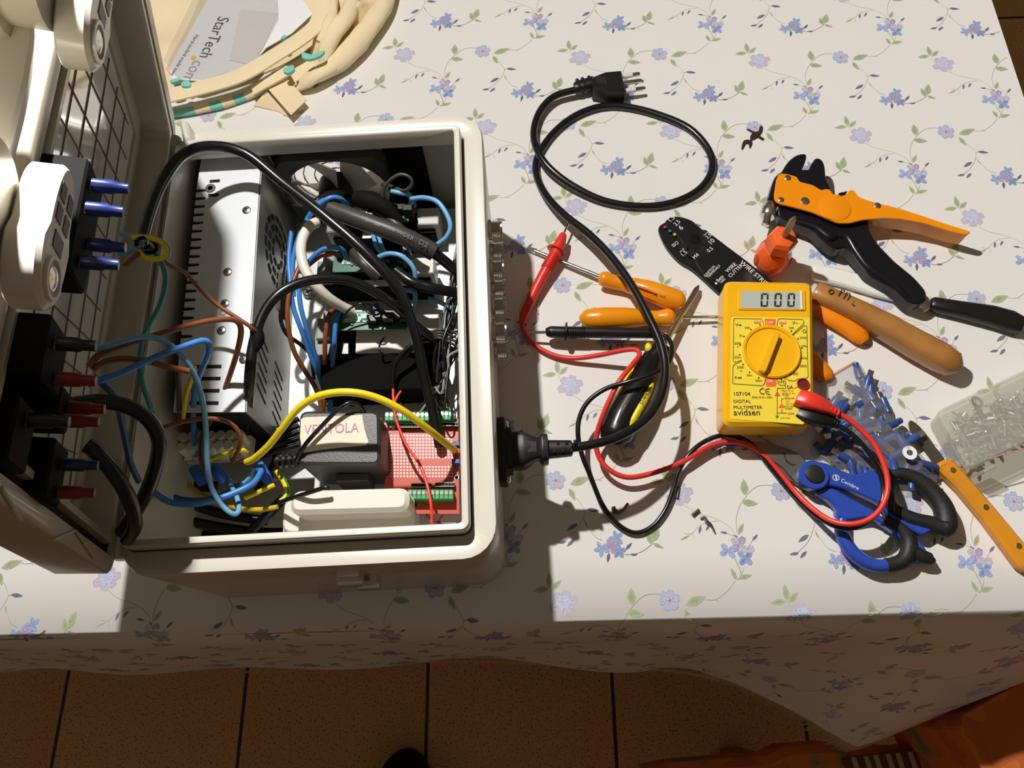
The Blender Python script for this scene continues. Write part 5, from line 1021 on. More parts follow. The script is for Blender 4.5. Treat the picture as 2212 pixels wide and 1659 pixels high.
mb = MB(); mb.prism(rc(c5p([(330, 238), (352, 200), (385, 160), (432, 126), (480, 112), (515, 118), (512, 155), (492, 210), (474, 238), (500, 235), (532, 240), (548, 200), (580, 150), (610, 146), (642, 170), (656, 212), (664, 300), (690, 350), (704, 385), (640, 395), (560, 360), (450, 335), (420, 300), (310, 272)], .024), .002, 2), .014, .0008); part(mb, 'jaws', m_bmet, ws, 'black notched jaws')
mb = MB(); mb.prism(rc(c5p([(318, 245), (262, 300), (228, 420), (203, 500), (285, 515), (298, 610), (420, 655), (560, 705), (640, 790), (720, 850), (760, 860), (820, 840), (900, 920), (1000, 1060), (1200, 1172), (1300, 1265), (1372, 1292), (1440, 1262), (1456, 1228), (1440, 1172), (1350, 1072), (1200, 950), (1060, 805), (1020, 740), (1000, 690), (1000, 600), (700, 500), (330, 300)], .0205), .004, 3), .0135, .0012); part(mb, 'black_body', m_bmet, ws, 'black body and swinging handle')
mb = MB(); mb.tube(c5p([(430, 640), (580, 690), (690, 770), (740, 745)], .0195), [.002, .004, .005, .003], seg=10); mb.tube(c5p([(745, 750), (830, 770), (900, 880), (1000, 1010), (1150, 1110), (1290, 1230)], .0200), [.003, .004, .004, .004, .0035, .002], seg=10); part(mb, 'lever_rib', m_bmet, ws)
mb = MB(); mb.prism(c5p([(768, 418), (800, 412), (835, 403), (822, 428), (775, 446), (760, 440)], .023), .008, .0005); part(mb, 'trigger', m_blackm, ws)
mb = MB(); mb.lathe([(.0135, .0001), (.0135, .0006), (.0128, .0008)], c5(735, 535, .0264), seg=36); part(mb, 'raised_disc', m_orange2, op)
for x, y, r in ((365, 305, .0028), (313, 475, .0026), (500, 485, .0038), (1065, 520, .0028)): mb = MB(); mb.lathe([(r, .0001), (r, .0006), (r * .6, .0012)], c5(x, y, .0265), seg=14); part(mb, 'rivet', m_steel, op)
kd = (c5(192, 665, .016) - c5(234, 515, .016)).normalized(); mb = MB(); k0 = c5(234, 515, .016); pr = []
mb.lathe([(.0062, 0), (.0070, .001), (.0070, .0125), (.0062, .0135), (.0035, .0135), (.0035, .022), (.002, .0225)], k0, kd, seg=20); part(mb, 'adjusting_knob', m_steel, ws, 'knurled silver adjusting knob')
# ------------------------------------------------------------------ cream bladed knife and the wooden handle
kn = T('table_knife', 'slim knife with cream blade and black handle under the black stripper lever', 'knife', P(1950, 650, 0))
mb = MB(); mb.prism(catmull(c5p([(556, 1040), (566, 1002), (600, 978), (700, 992), (860, 1028), (1000, 1066), (1150, 1115), (1300, 1175), (1480, 1236), (1478, 1312), (1340, 1275), (1150, 1235), (1000, 1196), (800, 1135), (620, 1092), (575, 1078)], .0075), 2, True), .0055, .0015); part(mb, 'blade', M('cream enamel', 'e4e0d4', .12, var=.02, coat=.8), kn, 'glossy cream white blade')
mb = MB(); loft(c5p([(1478, 1285), (1500, 1290), (1700, 1330), (1950, 1380), (2100, 1425), (2180, 1452), (2200, 1458)], .0072), [(.0050, .0045), (.0062, .0060), (.0072, .0066), (.0092, .0070), (.0098, .0070), (.0078, .006), (.003, .003)], .7, 0, mb); part(mb, 'handle', m_black, kn, 'black rounded handle')
mb = MB(); mb.prism(c5p([(1455, 1215), (1482, 1222), (1478, 1318), (1440, 1330)], .0085), .006, .0005); part(mb, 'bolster', m_white, kn)
wh = T('wooden_handle', 'brown wooden handle with burnt marks beside the multimeter', 'tool handle', P(1920, 715, 0))
m_wd = M('varnished wood', 'a8743a', .35, var=.3, vscale=45, coat=.3, k=1.05)
mb = MB(); loft(PP([(1757, 630, .0125), (1763, 633, .0125), (1800, 650, .0125), (1860, 678, .013), (1920, 710, .0135), (1980, 745, .014), (2030, 772, .014), (2058, 788, .0135), (2072, 797, .013)]), [(.0078, .0078), (.0092, .0092), (.0095, .0095), (.0098, .0102), (.0106, .0112), (.0112, .0120), (.0116, .0120), (.0102, .0105), (.005, .005)], .75, 0, mb); h_ = part(mb, 'handle', m_wd, wh)
mb = MB(); cq = lambda x, y: c5(x, y, .0226); m_b = M('burnt brown', '4a2a10', .7)
mb.tube([cq(705 + 18 * math.cos(k * .6), 1190 + 16 * math.sin(k * .6)) for k in range(11)], .0005, seg=5, sub=1, closed=True); mb.text('rn', cq(755, 1222), cq(835, 1262), ys=1.4, lift=.0003)
mb.prism([cq(862, 1285), cq(885, 1262), cq(905, 1300), cq(880, 1308)], .0004); part(mb, 'burnt_marks', m_b, h_)
# ------------------------------------------------------------------ electrician scissors
sc = T('scissors', 'blue and black electrician scissors with open loops', 'scissors', P(1850, 1080, 0)); c7 = crop(1600, 780, 3.606)
def c7p(pts, h): return [c7(x, y, h) for x, y in pts]
m_bl = M('worn blade steel', '8d8981', .38, .8, var=.15, k=1.0)
m_sb = M('blue scissor plastic', '27459c', .3, var=.05, coat=.3); m_sk = M('soft black rubber', '1c1b1a', .55, var=.15, bump=.2, bscale=500)
mb = MB(); mb.prism(c7p([(66, 640), (105, 622), (240, 640), (340, 672), (450, 716), (520, 790), (560, 900), (500, 980), (440, 960), (330, 830), (200, 740)], .0060), .0016, .0004); bl1 = part(mb, 'blade', m_bl, sc)
mb = MB(); mb.prism(c7p([(70, 652), (170, 740), (280, 870), (440, 965), (560, 1010), (560, 900), (420, 800), (200, 690)], .0042), .0016, .0004); part(mb, 'blade', m_bl, sc)
mb = MB(); mb.prism(c7p([(330, 715), (345, 712), (352, 760), (395, 800), (440, 805), (400, 818), (350, 785)], .0062), .0004); mb.text('FLEX', c7(262, 800, .0042), c7(380, 860, .0042)); part(mb, 'blade_notch', m_ink, bl1)
mb = MB(); mb.prism(rc(c7p([(600, 780), (690, 800), (760, 838), (850, 875), (920, 885), (980, 858), (1040, 842), (1085, 880), (1105, 960), (1112, 1060), (1140, 1150), (1200, 1200), (1340, 1270), (1480, 1270), (1520, 1300), (1420, 1362), (1330, 1310), (1160, 1200), (1080, 1105), (960, 1050), (840, 1000), (690, 965), (560, 1010), (470, 960), (450, 860), (500, 790)], .0135), .003, 3), .0075, .0012); part(mb, 'upper_arm', m_sb, sc, 'blue moulded arm')
mb = MB(); mb.prism(rc(c7p([(575, 1018), (650, 984), (730, 990), (850, 1058), (960, 1118), (1050, 1165), (1150, 1250), (1300, 1320), (1420, 1420), (1480, 1520), (1380, 1575), (1330, 1480), (1240, 1360), (1080, 1250), (1000, 1215), (860, 1240), (790, 1236), (745, 1200), (748, 1150), (690, 1085), (620, 1050)], .0110), .003, 3), .0075, .0012); part(mb, 'lower_arm', m_sb, sc, 'blue moulded arm')
mb = MB(); mb.lathe([(.0118, .0000), (.0118, .0030), (.0108, .0040)], c7(560, 895, .0125), seg=30); part(mb, 'pivot_boss', m_sb, sc)
mb = MB(); mb.lathe([(.0074, .0002), (.0072, .0014), (.004, .0024)], c7(575, 880, .0165), seg=26); part(mb, 'pivot_cap', M('black domed cap', '2a2a26', .4, .3), sc)
mb = MB(); mb.tube(c7p([(1165, 1130), (1140, 1010), (1150, 905), (1250, 880), (1380, 930), (1490, 1020), (1570, 1130), (1600, 1240), (1580, 1300), (1480, 1270), (1360, 1240), (1250, 1190)], .0100), [.0050, .0048, .0045, .0055, .0066, .0072, .0080, .0085, .0068, .0062, .0055, .0048], seg=14, closed=True, sub=4); part(mb, 'upper_loop', m_sk, sc, 'soft black finger loop')
mb = MB()
for k in range(26):
    t_ = k / 25; pts = catmull(c7p([(1400, 905), (1500, 975), (1590, 1070), (1650, 1180), (1668, 1280)], .0100), 7); p = pts[int(t_ * (len(pts) - 1))]; mb.ball(p, .0016, seg=8)
part(mb, 'grip_knurls', m_sk, sc)
mb = MB(); mb.tube(c7p([(1100, 1235), (1210, 1280), (1290, 1360), (1315, 1450), (1280, 1540), (1210, 1580), (1130, 1592)], .0085), [.0046, .0052, .0058, .0062, .0060, .0056, .0054], seg=14, sub=5); mb.tube(c7p([(1310, 1470), (1400, 1520), (1480, 1540), (1500, 1535)], .0080), [.0060, .0058, .0046, .002], seg=12); part(mb, 'lower_loop', m_sk, sc, 'soft black finger loop')
mb = MB(); mb.tube(c7p([(790, 1235), (785, 1320), (815, 1410), (880, 1500), (970, 1565), (1060, 1595), (1140, 1594)], .0085), [.0046, .0052, .0056, .0056, .0054, .0052, .0050], seg=14, sub=5); part(mb, 'loop_side', m_sb, sc)
mb = MB(); mb.text('Cembre', c7(778, 938, .0136), c7(915, 1005, .0136), ys=.95); c = c7(742, 908, .0138)
for k in range(16): a0, a1_ = k * .3927, (k + 1) * .3927; mb.sheet([c + V((math.cos(a) * r, math.sin(a) * r, 0)) for a, r in ((a0, .0026), (a1_, .0026), (a1_, .0021), (a0, .0021))])
mb.sheet([c + V((x, y, 0)) for x, y in ((-.0003, -.0024), (.0006, -.0024), (.0006, .0024), (-.0003, .0024))]); part(mb, 'white_lettering', m_wink, sc)
# ------------------------------------------------------------------ small wooden knife
k2 = T('paring_knife', 'small knife with dark blade and orange wooden handle between bag and screw box', 'knife', P(2110, 1100, 0))
mb = MB(); mb.prism(catmull(c7p([(1308, 490), (1322, 462), (1360, 478), (1430, 545), (1500, 640), (1520, 670), (1590, 762), (1560, 810), (1520, 815), (1450, 715), (1370, 610), (1325, 545)], .0045), 2, True), .0012, .0003); part(mb, 'blade', M('stained dark steel', '5c5348', .4, .6, var=.2), k2)
mb = MB(); mb.prism(rc(c7p([(1528, 828), (1545, 790), (1600, 758), (1650, 762), (1700, 800), (1950, 1090), (2207, 1395), (2300, 1510), (2300, 1600), (2240, 1640), (2180, 1602), (1900, 1225), (1700, 985), (1560, 850)], .0115), .002, 3), .0095, .0022); h_ = part(mb, 'handle', M('orange varnished wood', 'c8821e', .38, var=.16, vscale=45, coat=.2), k2)
for x, y in ((1655, 850), (1912, 1138), (2168, 1440)): mb = MB(); mb.lathe([(.0024, .0001), (.0022, .0003)], c7(x, y, .0115), seg=14); part(mb, 'rivet', M('brass rivet', '8a7a3c', .4, .8), h_)
# ------------------------------------------------------------------ bag of blue crimp terminals
m_film = film('clear polythene', gloss=.12, haze=.14, rough=.16, bump=.6); m_boxf = film('clear rigid plastic', tint='f8f6f0', gloss=.10, haze=.22, rough=.05, bump=.03)
BAG = [(1772, 826), (1846, 781), (1868, 812), (1905, 862), (1950, 930), (2004, 1002), (2024, 1022), (2026, 1060), (1960, 1075), (1880, 1065), (1800, 1030), (1752, 985), (1752, 960), (1768, 900)]
bo = catmull(PP(BAG, .0), 2, True); bc = sum(bo, V((0, 0, 0))) / len(bo)
bag = T('plastic_bag', 'clear plastic bag of blue crimp terminals beside the multimeter', 'plastic bag', bc)
rnd = random.Random(5); mb = MB(); n = len(bo); vs = []; R_ = 7
for i in range(R_ + 1):
    f = 1 - i / (R_ + .001)
    for p in bo:
        q = bc.lerp(p, f); h = .0185 * (1 - f ** 3) * (.72 + .5 * noise.noise(q * 70)) + .0012 + .002 * noise.noise(q * 240) * (1 - f)
        vs.append(V((q.x, q.y, TZ + max(h, .0009))))
fs = [[i * n + k, i * n + (k + 1) % n, (i + 1) * n + (k + 1) % n, (i + 1) * n + k] for i in range(R_) for k in range(n)]
mb.add(vs, fs); part(mb, 'bag_film', m_film, bag, smooth=70)
mb = MB(); a, b_ = P(1772, 826, .0015), P(1846, 781, .0015); mb.tube([a, b_], .0005, seg=6, sub=1); part(mb, 'seal_strip', m_orange, bag, 'thin orange press seal along the mouth')
mb = MB(); mb.lathe([(.0056, 0), (.0056, .0004), (.0024, .0004), (.0024, 0)], P(1965, 978, .0185), seg=24, cap=False); part(mb, 'white_ring', M('white paper ring', 'f2f0ec', .5), bag, 'white ring stuck on the bag')
def make_term():
    t = T('blue_crimp_terminal', 'x', 'crimp terminal', (0, 0, 0), 'blue crimp terminals in the bag'); mb = MB()
    mb.tube([V((-.0060, 0, 0)), V((.0015, 0, 0)), V((.0030, 0, 0)), V((.0075, 0, 0))], [.0033, .0033, .0027, .0026], seg=10, sub=1); part(mb, 'sleeve', M('blue insulated sleeve', '2c4682', .3, var=.2), t)
    mb = MB(); mb.box((-.0090, 0, 0), (.007, .0048, .0008), bev=.0002); part(mb, 'blade_tongue', m_steel, t); return t
def inpoly(p, po):
    c = False
    for i in range(len(po)):
        a, b_ = po[i], po[i - 1]
        if (a.y > p.y) != (b_.y > p.y) and p.x < (b_.x - a.x) * (p.y - a.y) / (b_.y - a.y) + a.x: c = not c
    return c
inner = [bc.lerp(p, .88) for p in bo]; proto = None; k = 0; placed = []
while k < 80:
    p = V((rnd.uniform(min(q.x for q in bo), max(q.x for q in bo)), rnd.uniform(min(q.y for q in bo), max(q.y for q in bo)), 0))
    lv = 0 if k < 44 else 1
    if not inpoly(p, inner) or (p - P(1800, 825, 0).xy.to_3d()).length < .02: continue
    if any((p - q).length < .0070 for q, l_ in placed if l_ == lv) and rnd.random() < .93: continue
    placed.append((p, lv)); z = TZ + .0036 + lv * .0062
    lab = 'blue crimp terminal inside the clear bag'; rot = (rnd.uniform(-.25, .25), rnd.uniform(-.2, .2), rnd.uniform(0, 6.28))
    if proto is None: proto = make_term(); proto.location = (p.x, p.y, z); proto.rotation_euler = rot; proto['label'] = lab
    else: dup(proto, (p.x, p.y, z), rot, lab)
    k += 1
# ------------------------------------------------------------------ clear box of screws
c8b = crop(1980, 780, 5.53); HBx = .028
A_ = c8b(250, 590, HBx); Bx = c8b(640, 1300, HBx); dirx = (c8b(1160, 165, HBx) - A_); dirx = dirx.normalized(); Lb = .118
cor = [A_, A_ + dirx * Lb, Bx + dirx * Lb, Bx]; sbx = T('screw_box', 'clear plastic box full of small screws at the right edge', 'plastic box', sum(cor, V((0, 0, 0))) / 4 - V((0, 0, HBx)))
cb = sum(cor, V((0, 0, 0))) / 4
def rect(f, z, r=.008): return rc([V((cb.x + (p.x - cb.x) * f, cb.y + (p.y - cb.y) * f, TZ + z)) for p in cor], r, 5)
mb = MB(); mb.prism(rect(1.0, HBx), .0075, .0015); part(mb, 'box_lid', m_boxf, sbx)
mb = MB(); sweep(mb, [rect(.93, .001), rect(.97, .0205)], 0, first=True); part(mb, 'box_base', m_boxf, sbx)
mb = MB(); sweep(mb, [rect(1.012, HBx - .007), rect(1.012, HBx - .0055), rect(1.0, HBx - .0055)], 0); part(mb, 'rim', m_boxf, sbx)
q = c8b(760, 1340, .012); mb = MB(); d2 = V((-dirx.y, dirx.x, 0)); Rb = Matrix((dirx, d2, V((0, 0, 1)))).transposed()
mb.box(V((q.x, q.y, TZ + .016)), (.016, .003, .014), rot=Rb, bev=.0008); part(mb, 'catch', m_boxf, sbx)
mb = MB(); mb.tube([c8b(870, 1165, .0285), c8b(1283, 1045, .0285)], .0004, seg=5, sub=1); part(mb, 'red_line', M('red marker', 'd08a80', .5), sbx)
m_scr = M('zinc plated screw', 'bfc0ba', .3, .7, var=.1)
def make_screw():
    t = T('screw', 'x', 'screw', (0, 0, 0), 'screws in the clear box'); mb = MB(); mb.lathe([(.0032, 0), (.0030, .0012), (.0012, .0022)], V((0, 0, 0)), V((1, 0, 0)), seg=12); part(mb, 'head', m_scr, t)
    mb = MB(); pr = [(.0013, .002)]
    for i in range(7): pr += [(.0013, .003 + i * .0012), (.0009, .0036 + i * .0012)]
    pr += [(.0003, .0125)]; mb.lathe(pr, V((0, 0, 0)), V((1, 0, 0)), seg=8); part(mb, 'thread', m_scr, t); return t
d1 = dirx; wv = (Bx - A_); proto = None
for k in range(90):
    s_, t_ = rnd.uniform(.11, .90), rnd.uniform(.2, .82); p = A_ + d1 * Lb * s_ + wv * t_; z = TZ + .004 + (k % 3) * .0045; rot = (rnd.uniform(0, 6), rnd.uniform(-.3, .3), rnd.uniform(0, 6.28)); lab = 'small steel screw inside the clear box'
    if proto is None: proto = make_screw(); proto.location = (p.x, p.y, z); proto.rotation_euler = rot; proto['label'] = lab
    else: dup(proto, (p.x, p.y, z), rot, lab)
mb = MB(); w0 = c8b(715, 495, .019); mb.lathe([(.0052, 0), (.0052, .001), (.0026, .001), (.0026, 0)], w0, V((.2, .1, 1)), seg=20, cap=False); solo(mb, 'washer', m_brass, 'round washer on top of the screws inside the clear box', 'washer')
# ------------------------------------------------------------------ scraps on the cloth
m_scrap = M('dark brown scrap', '33201a', .5, var=.3)
mb = MB(); ck = crop(1600, 0, 3.606)
mb.prism(catmull([ck(x, y, .0014) for x, y in ((90, 1030), (50, 1008), (60, 1000), (105, 1022), (140, 1018), (150, 980), (172, 985), (168, 1025), (150, 1055), (182, 1075), (170, 1090), (135, 1068), (110, 1082), (80, 1090), (75, 1060))], 2, True), .0012, .0003); mb.prism(catmull([ck(x, y, .0016) for x, y in ((30, 1090), (60, 1085), (90, 1098), (85, 1130), (70, 1150), (64, 1120), (40, 1118), (15, 1160), (8, 1150), (15, 1110))], 2, True), .0012, .0003); solo(mb, 'scrap', m_scrap, 'torn dark brown scrap on the cloth above the orange stripper', 'scrap')
cd = crop(1240, 900, 4.424); m_gs = M('grey brown scrap', '6a5648', .45, var=.3)
mb = MB(); mb.tube([cd(375, 860, .0018), cd(390, 900, .0018), cd(430, 915, .0018), cd(470, 890, .0018), cd(498, 850, .002), cd(515, 828, .002)], [.0016, .0022, .0016, .0012, .0010, .0012], seg=8); solo(mb, 'insulation_scrap', m_gs, 'curled grey scrap lying inside the black lead loop', 'scrap')
mb = MB(); mb.tube([cd(985, 780, .0012), cd(1003, 670, .0012)], .0011, seg=8, sub=1); solo(mb, 'wire_offcut', m_dbrown, 'straight brown wire offcut lying on a purple flower', 'wire offcut')
mb = MB(); mb.tube([cd(1130, 945, .0014), cd(1195, 890, .0014)], .0014, seg=8, sub=1); solo(mb, 'wire_offcut', m_dbrown, 'thicker short brown wire offcut right of the purple flower', 'wire offcut')
mb = MB(); mb.tube([cd(1205, 970, .0012), cd(1245, 965, .0014), cd(1270, 1005, .0014), cd(1310, 1040, .0012), cd(1350, 1115, .0010)], [.0009, .0013, .0016, .0012, .0005], seg=8); solo(mb, 'wire_offcut', m_steeld, 'bent metallic offcut below the brown wire offcuts', 'wire offcut')
mb = MB(); mb.tube([P(1161, 650, .001), P(1162, 678, .001)], .0007, seg=6, sub=1); solo(mb, 'wire_offcut', m_steel, 'tiny shiny wire offcut under the red probe', 'wire offcut')
# ------------------------------------------------------------------ canvas bag and printed sleeve at the top left
m_canv = M('cream canvas', 'ead7b0', .85, var=.05, vscale=40, bump=.35, bscale=900, k=1.08); m_tealp = M('teal print', '74bcae', .8, var=.15)
tote = T('tote_bag', 'crumpled cream canvas bag with teal marks at the top left', 'cloth bag', P(560, 120, 0))
def lump(poly, hf, n=26, th=.001, mats=m_canv, name='canvas', par=tote, lab=None):
    "a soft sheet over an outline: rows are cut between its left and right borders"
    po = catmull(poly, 3, True); y0, y1 = min(p.y for p in po), max(p.y for p in po); vs = []; fs = []; mb = MB(); m = n
    for j in range(m + 1):
        y = y0 + (y1 - y0) * (j + .001) / (m + .002); xs = []
        for i in range(len(po)):
            a, b_ = po[i], po[i - 1]
            if (a.y > y) != (b_.y > y): xs.append((b_.x - a.x) * (y - a.y) / (b_.y - a.y) + a.x)
        if not xs: xs = [po[0].x, po[0].x + .001]
        x0, x1 = min(xs), max(xs)
        for i in range(n + 1):
            f = i / n; ed = min(f, 1 - f, j / m, 1 - j / m); x = x0 + (x1 - x0) * f; vs.append(V((x, y, TZ + hf(x, y, ed))))
    for j in range(m):
        for i in range(n): a = j * (n + 1) + i; fs.append([a, a + 1, a + n + 2, a + n + 1])
    mb.add(vs, fs); k = len(vs); mb.add([v - V((0, 0, min(th, max(v.z - TZ - .0002, .0001)))) for v in vs], [list(reversed(f)) for f in fs]); return part(mb, name, mats, par, lab, smooth=70)
def hA(x, y, ed): e = min(ed * 7, 1); return .002 + e * (.011 + .009 * noise.noise(V((x * 16, y * 24, 0))) + .003 * noise.noise(V((x * 60, y * 60, 3))))
lump(PP([(250, -60), (420, -70), (700, -70), (765, -40), (722, 40), (690, 90), (610, 140), (520, 175), (420, 195), (330, 215), (270, 215)], .002), hA, name='bag_body')
def hB(x, y, ed):
    e = min(ed * 5, 1); r = math.sin((x * .82 + y * .55) * 120 + 2 * noise.noise(V((x * 25, y * 25, 1)))); return .0016 + e * (.016 + .010 * r + .010 * noise.noise(V((x * 35, y * 35, 5))))
lump(PP([(690, -70), (900, -70), (850, 0), (800, 60), (745, 125), (705, 155), (640, 185), (612, 178), (640, 150), (675, 115), (697, 60), (690, 0)], .002), hB, n=40, name='bag_folds', lab='bunched folds of the canvas bag')
def band(pts, wd, h0, name, mat, r=.0015, n=5):
    c = catmull(PP(pts), 6); mb = MB(); rs = []
    for i, p in enumerate(c):
        d = (c[min(i + 1, len(c) - 1)] - c[max(i - 1, 0)]); d.z = 0; d.normalize(); s_ = V((-d.y, d.x, 0)) * wd
        rs.append([p - s_ - V((0, 0, r)), p + s_ - V((0, 0, r)), p + s_ * 1.0 + V((0, 0, r * .3)), p + V((0, 0, r)), p - s_ + V((0, 0, r * .3))])
    sweep(mb, rs, 0, True, True); return part(mb, name, mat, tote, smooth=60)
band([(340, 212, .026), (430, 190, .027), (520, 162, .028), (600, 115, .030), (660, 75, .032), (690, 40, .033), (700, -30, .033)], .0085, .02, 'shoulder_strap', m_canv)
band([(545, 195, .012), (575, 178, .016), (625, 150, .018)], .006, .01, 'hem_fold', m_canv)
for lab_, pts_, rr in (('outer', [(850, -40, .010), (830, 10, .013), (795, 62, .014), (748, 118, .013), (700, 152, .011), (645, 186, .006)], .0105), ('middle', [(775, -40, .02), (752, 30, .026), (722, 72, .026), (704, 108, .022), (700, 140, .014)], .0085), ('inner', [(722, -40, .02), (716, 20, .028), (708, 55, .030), (690, 92, .026)], .0065), ('low', [(640, 192, .006), (680, 168, .014), (722, 140, .014), (752, 110, .010)], .0065)):
    mb = MB(); mb.tube(PP(pts_), [rr * .6, rr, rr * 1.1, rr, rr * .5], seg=14, sub=6, sq=.8); 
    for v_ in mb.v: v_ += V((0, 0, 1)) * .0022 * noise.noise(v_ * 70)
    part(mb, 'canvas_fold', m_canv, tote)
mb = MB(); o = PP([(570, 182), (605, 152), (662, 215), (628, 248)], .012); mb.prism(o, .0015, .0004); q = PP([(548, 228, .0015), (600, 240, .001), (626, 254, .001), (575, 195, .010)]); mb.prism(q, .001); part(mb, 'loop_tab', m_canv, tote, 'folded canvas tab')
mb = MB(); hp = catmull(PP([(330, 246, .005), (385, 243, .005), (430, 236, .005), (480, 225, .005), (530, 208, .005), (572, 192, .006)]), 6)
for i in range(len(hp) - 1): mb.tube([hp[i], hp[i + 1]], .0042, seg=10, sub=1, mi=1 if noise.noise(hp[i] * 90) > .05 else 0)
part(mb, 'rolled_hem', [m_canv, m_tealp], tote, 'rolled hem with teal blotches')
for pts in ([(655, 112), (672, 118), (700, 108), (692, 120), (668, 128), (652, 124)], [(612, 148), (632, 140), (635, 150), (625, 157), (614, 156)], [(606, 82), (615, 74), (618, 80), (610, 84)], [(392, 178), (402, 174), (411, 178), (410, 185), (400, 187), (392, 184)], [(368, 172), (388, 168), (386, 174), (370, 178)]):
    mb = MB(); h = .031 if 600 < pts[0][0] < 650 else .034
    mb.prism(catmull(PP(pts, h if pts[0][0] > 500 else .0305), 2, True), .003); part(mb, 'teal_mark', m_tealp, tote)
sl = T('plastic_sleeve', 'clear sleeve with a white printed label lying on the canvas bag', 'plastic sleeve', P(480, 90, .02)); HS_ = .0255
mb = MB(); mb.prism(PP([(352, 130), (425, -20), (600, 0), (602, 40), (560, 120), (540, 150), (440, 172), (384, 168)], HS_ + .0012), .0004); part(mb, 'clear_sleeve', film('sleeve film', gloss=.04, haze=.05, rough=.1, bump=.1), sl)
mb = MB(); mb.prism(PP([(366, 145), (445, 5), (470, -20), (640, -20), (675, 30), (630, 72), (575, 103), (545, 140), (430, 175), (372, 170)], HS_), .0008); lbp = part(mb, 'printed_label', M('white label paper', 'e9e7e2', .35, var=.02, coat=.2), sl)
cs = crop(300, 0, 3.687); h = HS_ + .0001; mb = MB(); mg = MB(); my = MB()
mb.text('StarTech', cs(636, 132, h), cs(482, 452, h), ys=1.15); mb.text('Hard-to-find made easy', cs(452, 276, h), cs(252, 600, h), ys=1.0); part(mb, 'label_lettering', m_ink, lbp)
mg.text('com', cs(440, 478, h), cs(340, 640, h), ys=1.15); part(mg, 'grey_lettering', M('grey print', '9a9894', .6), lbp)
my.lathe([(.0028, 0), (.0028, .0002)], cs(435, 463, h), seg=20); part(my, 'yellow_dot', M('yellow print', 'f2c414', .5), lbp)
mb = MB(); mb.prism(PP([(520, 20), (600, 28), (572, 95), (545, 140), (495, 130)], h + .0006), .0003); part(mb, 'torn_corner', M('crumpled pale film', 'd6d2ce', .25, var=.05, bump=.4, bscale=60), sl)
# ------------------------------------------------------------------ chair with patterned covers, lower right corner, and a shoe tip
FZ = -TZ
def fpat(name, cols, scale):
    m = bpy.data.materials.new(name); m.use_nodes = True; n = m.node_tree; b = n.nodes['Principled BSDF']; t = n.nodes.new('ShaderNodeTexCoord'); vo = n.nodes.new('ShaderNodeTexNoise'); vo.inputs['Scale'].default_value = scale; vo.inputs['Detail'].default_value = 3
    rp = n.nodes.new('ShaderNodeValToRGB'); rp.color_ramp.interpolation = 'CONSTANT'
    for i, (pos, h) in enumerate(cols):
        e = rp.color_ramp.elements[i] if i < 2 else rp.color_ramp.elements.new(pos); e.position = pos; e.color = lin(h, 1)
    n.links.new(t.outputs['Object'], vo.inputs['Vector']); n.links.new(vo.outputs['Fac'], rp.inputs[0]); n.links.new(rp.outputs[0], b.inputs['Base Color']); b.inputs['Roughness'].default_value = .9; return m
m_of = fpat('orange flowered fabric', ((0, 'c86a30'), (.44, 'd87a34'), (.56, 'a08a40'), (.62, '7a7a44'), (.68, 'c4622c')), 16)
ch = T('dining_chair', 'wooden chair with orange flowered upholstery in the dark lower right corner', 'chair', V((.50, -.19, 0)))
sx0, sx1, sy0, sy1, sh = .20, .66, -.46, -.03, .43
mb = MB()
q = PP([(1390, 1662), (1460, 1648), (1560, 1640), (1660, 1634), (1700, 1614), (1790, 1607), (1870, 1612), (1960, 1618), (2080, 1606), (2120, 1590), (2260, 1560)], -.30)
o = q + [V((.80, -.42, TZ - .30)), V((.24, -.42, TZ - .30))]; mb.prism(o, .06, .008); part(mb, 'seat', m_of, ch, 'orange flowered padded seat')
for x, y in ((.30, -.12), (.72, -.12), (.30, -.40), (.72, -.40)):
    mb = MB(); mb.prism([V((x + a * .018, y + b * .018, TZ - .355)) for a, b in ((-1, -1), (1, -1), (1, 1), (-1, 1))], TZ - .355, .002); part(mb, 'leg', m_wood, ch)
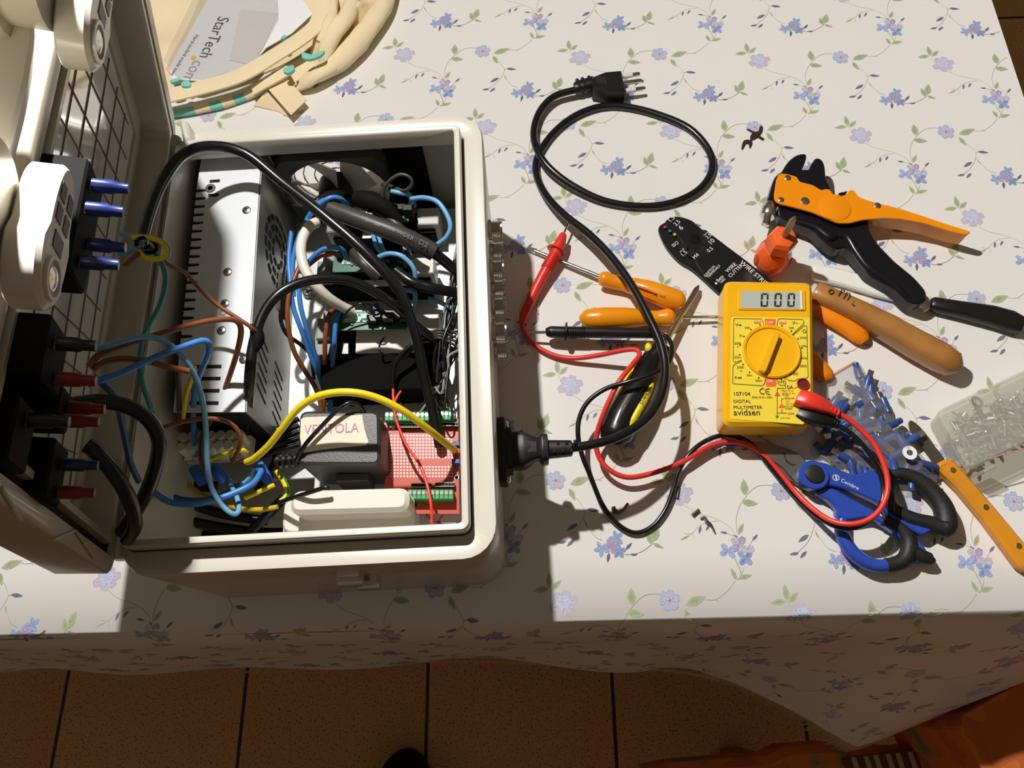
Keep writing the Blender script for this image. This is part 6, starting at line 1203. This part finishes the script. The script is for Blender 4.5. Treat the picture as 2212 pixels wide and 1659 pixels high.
mb = MB(); q = PP([(2075, 1580, -.17), (2080, 1545, -.17), (2110, 1530, -.16), (2160, 1500, -.15), (2228, 1462, -.16)]); lo_ = [p - V((0, 0, .16)) for p in q]
sweep(mb, [[a, b_, b_ + V((.03, -.08, 0)), a + V((.03, -.08, 0))] for a, b_ in zip(q, lo_)], 0, True, True); part(mb, 'draped_back', m_of, ch, 'orange cloth draped over the chair side')
th_ = T('woven_throw', 'striped woven cloth with a diamond motif lying on the orange seat', 'woven cloth', V((.46, -.16, TZ - .30))); hz = -.2945
fx_ = lambda u, v, z=hz: P(u, v, z)
mb = MB(); mb.prism(PP([(1820, 1640), (1930, 1622), (2075, 1608), (2110, 1632), (2150, 1690), (1860, 1720)], hz), .004, .001); part(mb, 'weave', M('brown weave', '6a3a22', .95, var=.3, vscale=200), th_)
mb = MB()
for k in range(7): u = 1838 + k * 24 + (k % 2) * 3; mb.prism(PP([(u, 1636 - k * 2.2), (u + 10, 1635 - k * 2.2), (u + 36, 1700), (u + 24, 1702)], hz + .0006), .0005)
part(mb, 'cream_stripes', M('cream yarn', 'b09a72', .95), th_)
mb = MB(); mb.prism(PP([(2026, 1626), (2050, 1612), (2082, 1628), (2090, 1650), (2060, 1672), (2032, 1650)], hz + .0006), .0005); mb.prism(PP([(2098, 1610), (2106, 1610), (2150, 1690), (2138, 1690)], hz + .0006), .0005); dm = part(mb, 'diamond', bpy.data.materials['cream yarn'], th_)
mb = MB(); mb.prism(PP([(2052, 1634), (2060, 1627), (2068, 1636), (2060, 1646)], hz + .0012), .0004); part(mb, 'diamond_centre', M('dark red yarn', '6e2c20', .95), dm)
c = P(868, 1685, -TZ + .05); mb = MB(); mb.ball(c + V((0, -.035, -.005)), (.045, .075, .045), seg=24); 
for v in mb.v: v.z = max(v.z, .004)
sh_ = T('shoe', 'dark rounded shoe tip on the floor tiles at the bottom edge', 'shoe', V((c.x, c.y - .03, 0))); part(mb, 'upper', m_blackm, sh_)
mb = MB(); o = [V((c.x + .047 * math.cos(k * .2618), c.y - .035 + .077 * math.sin(k * .2618), .012)) for k in range(24)]; mb.prism(o, .012, .001); part(mb, 'sole', m_black, sh_)
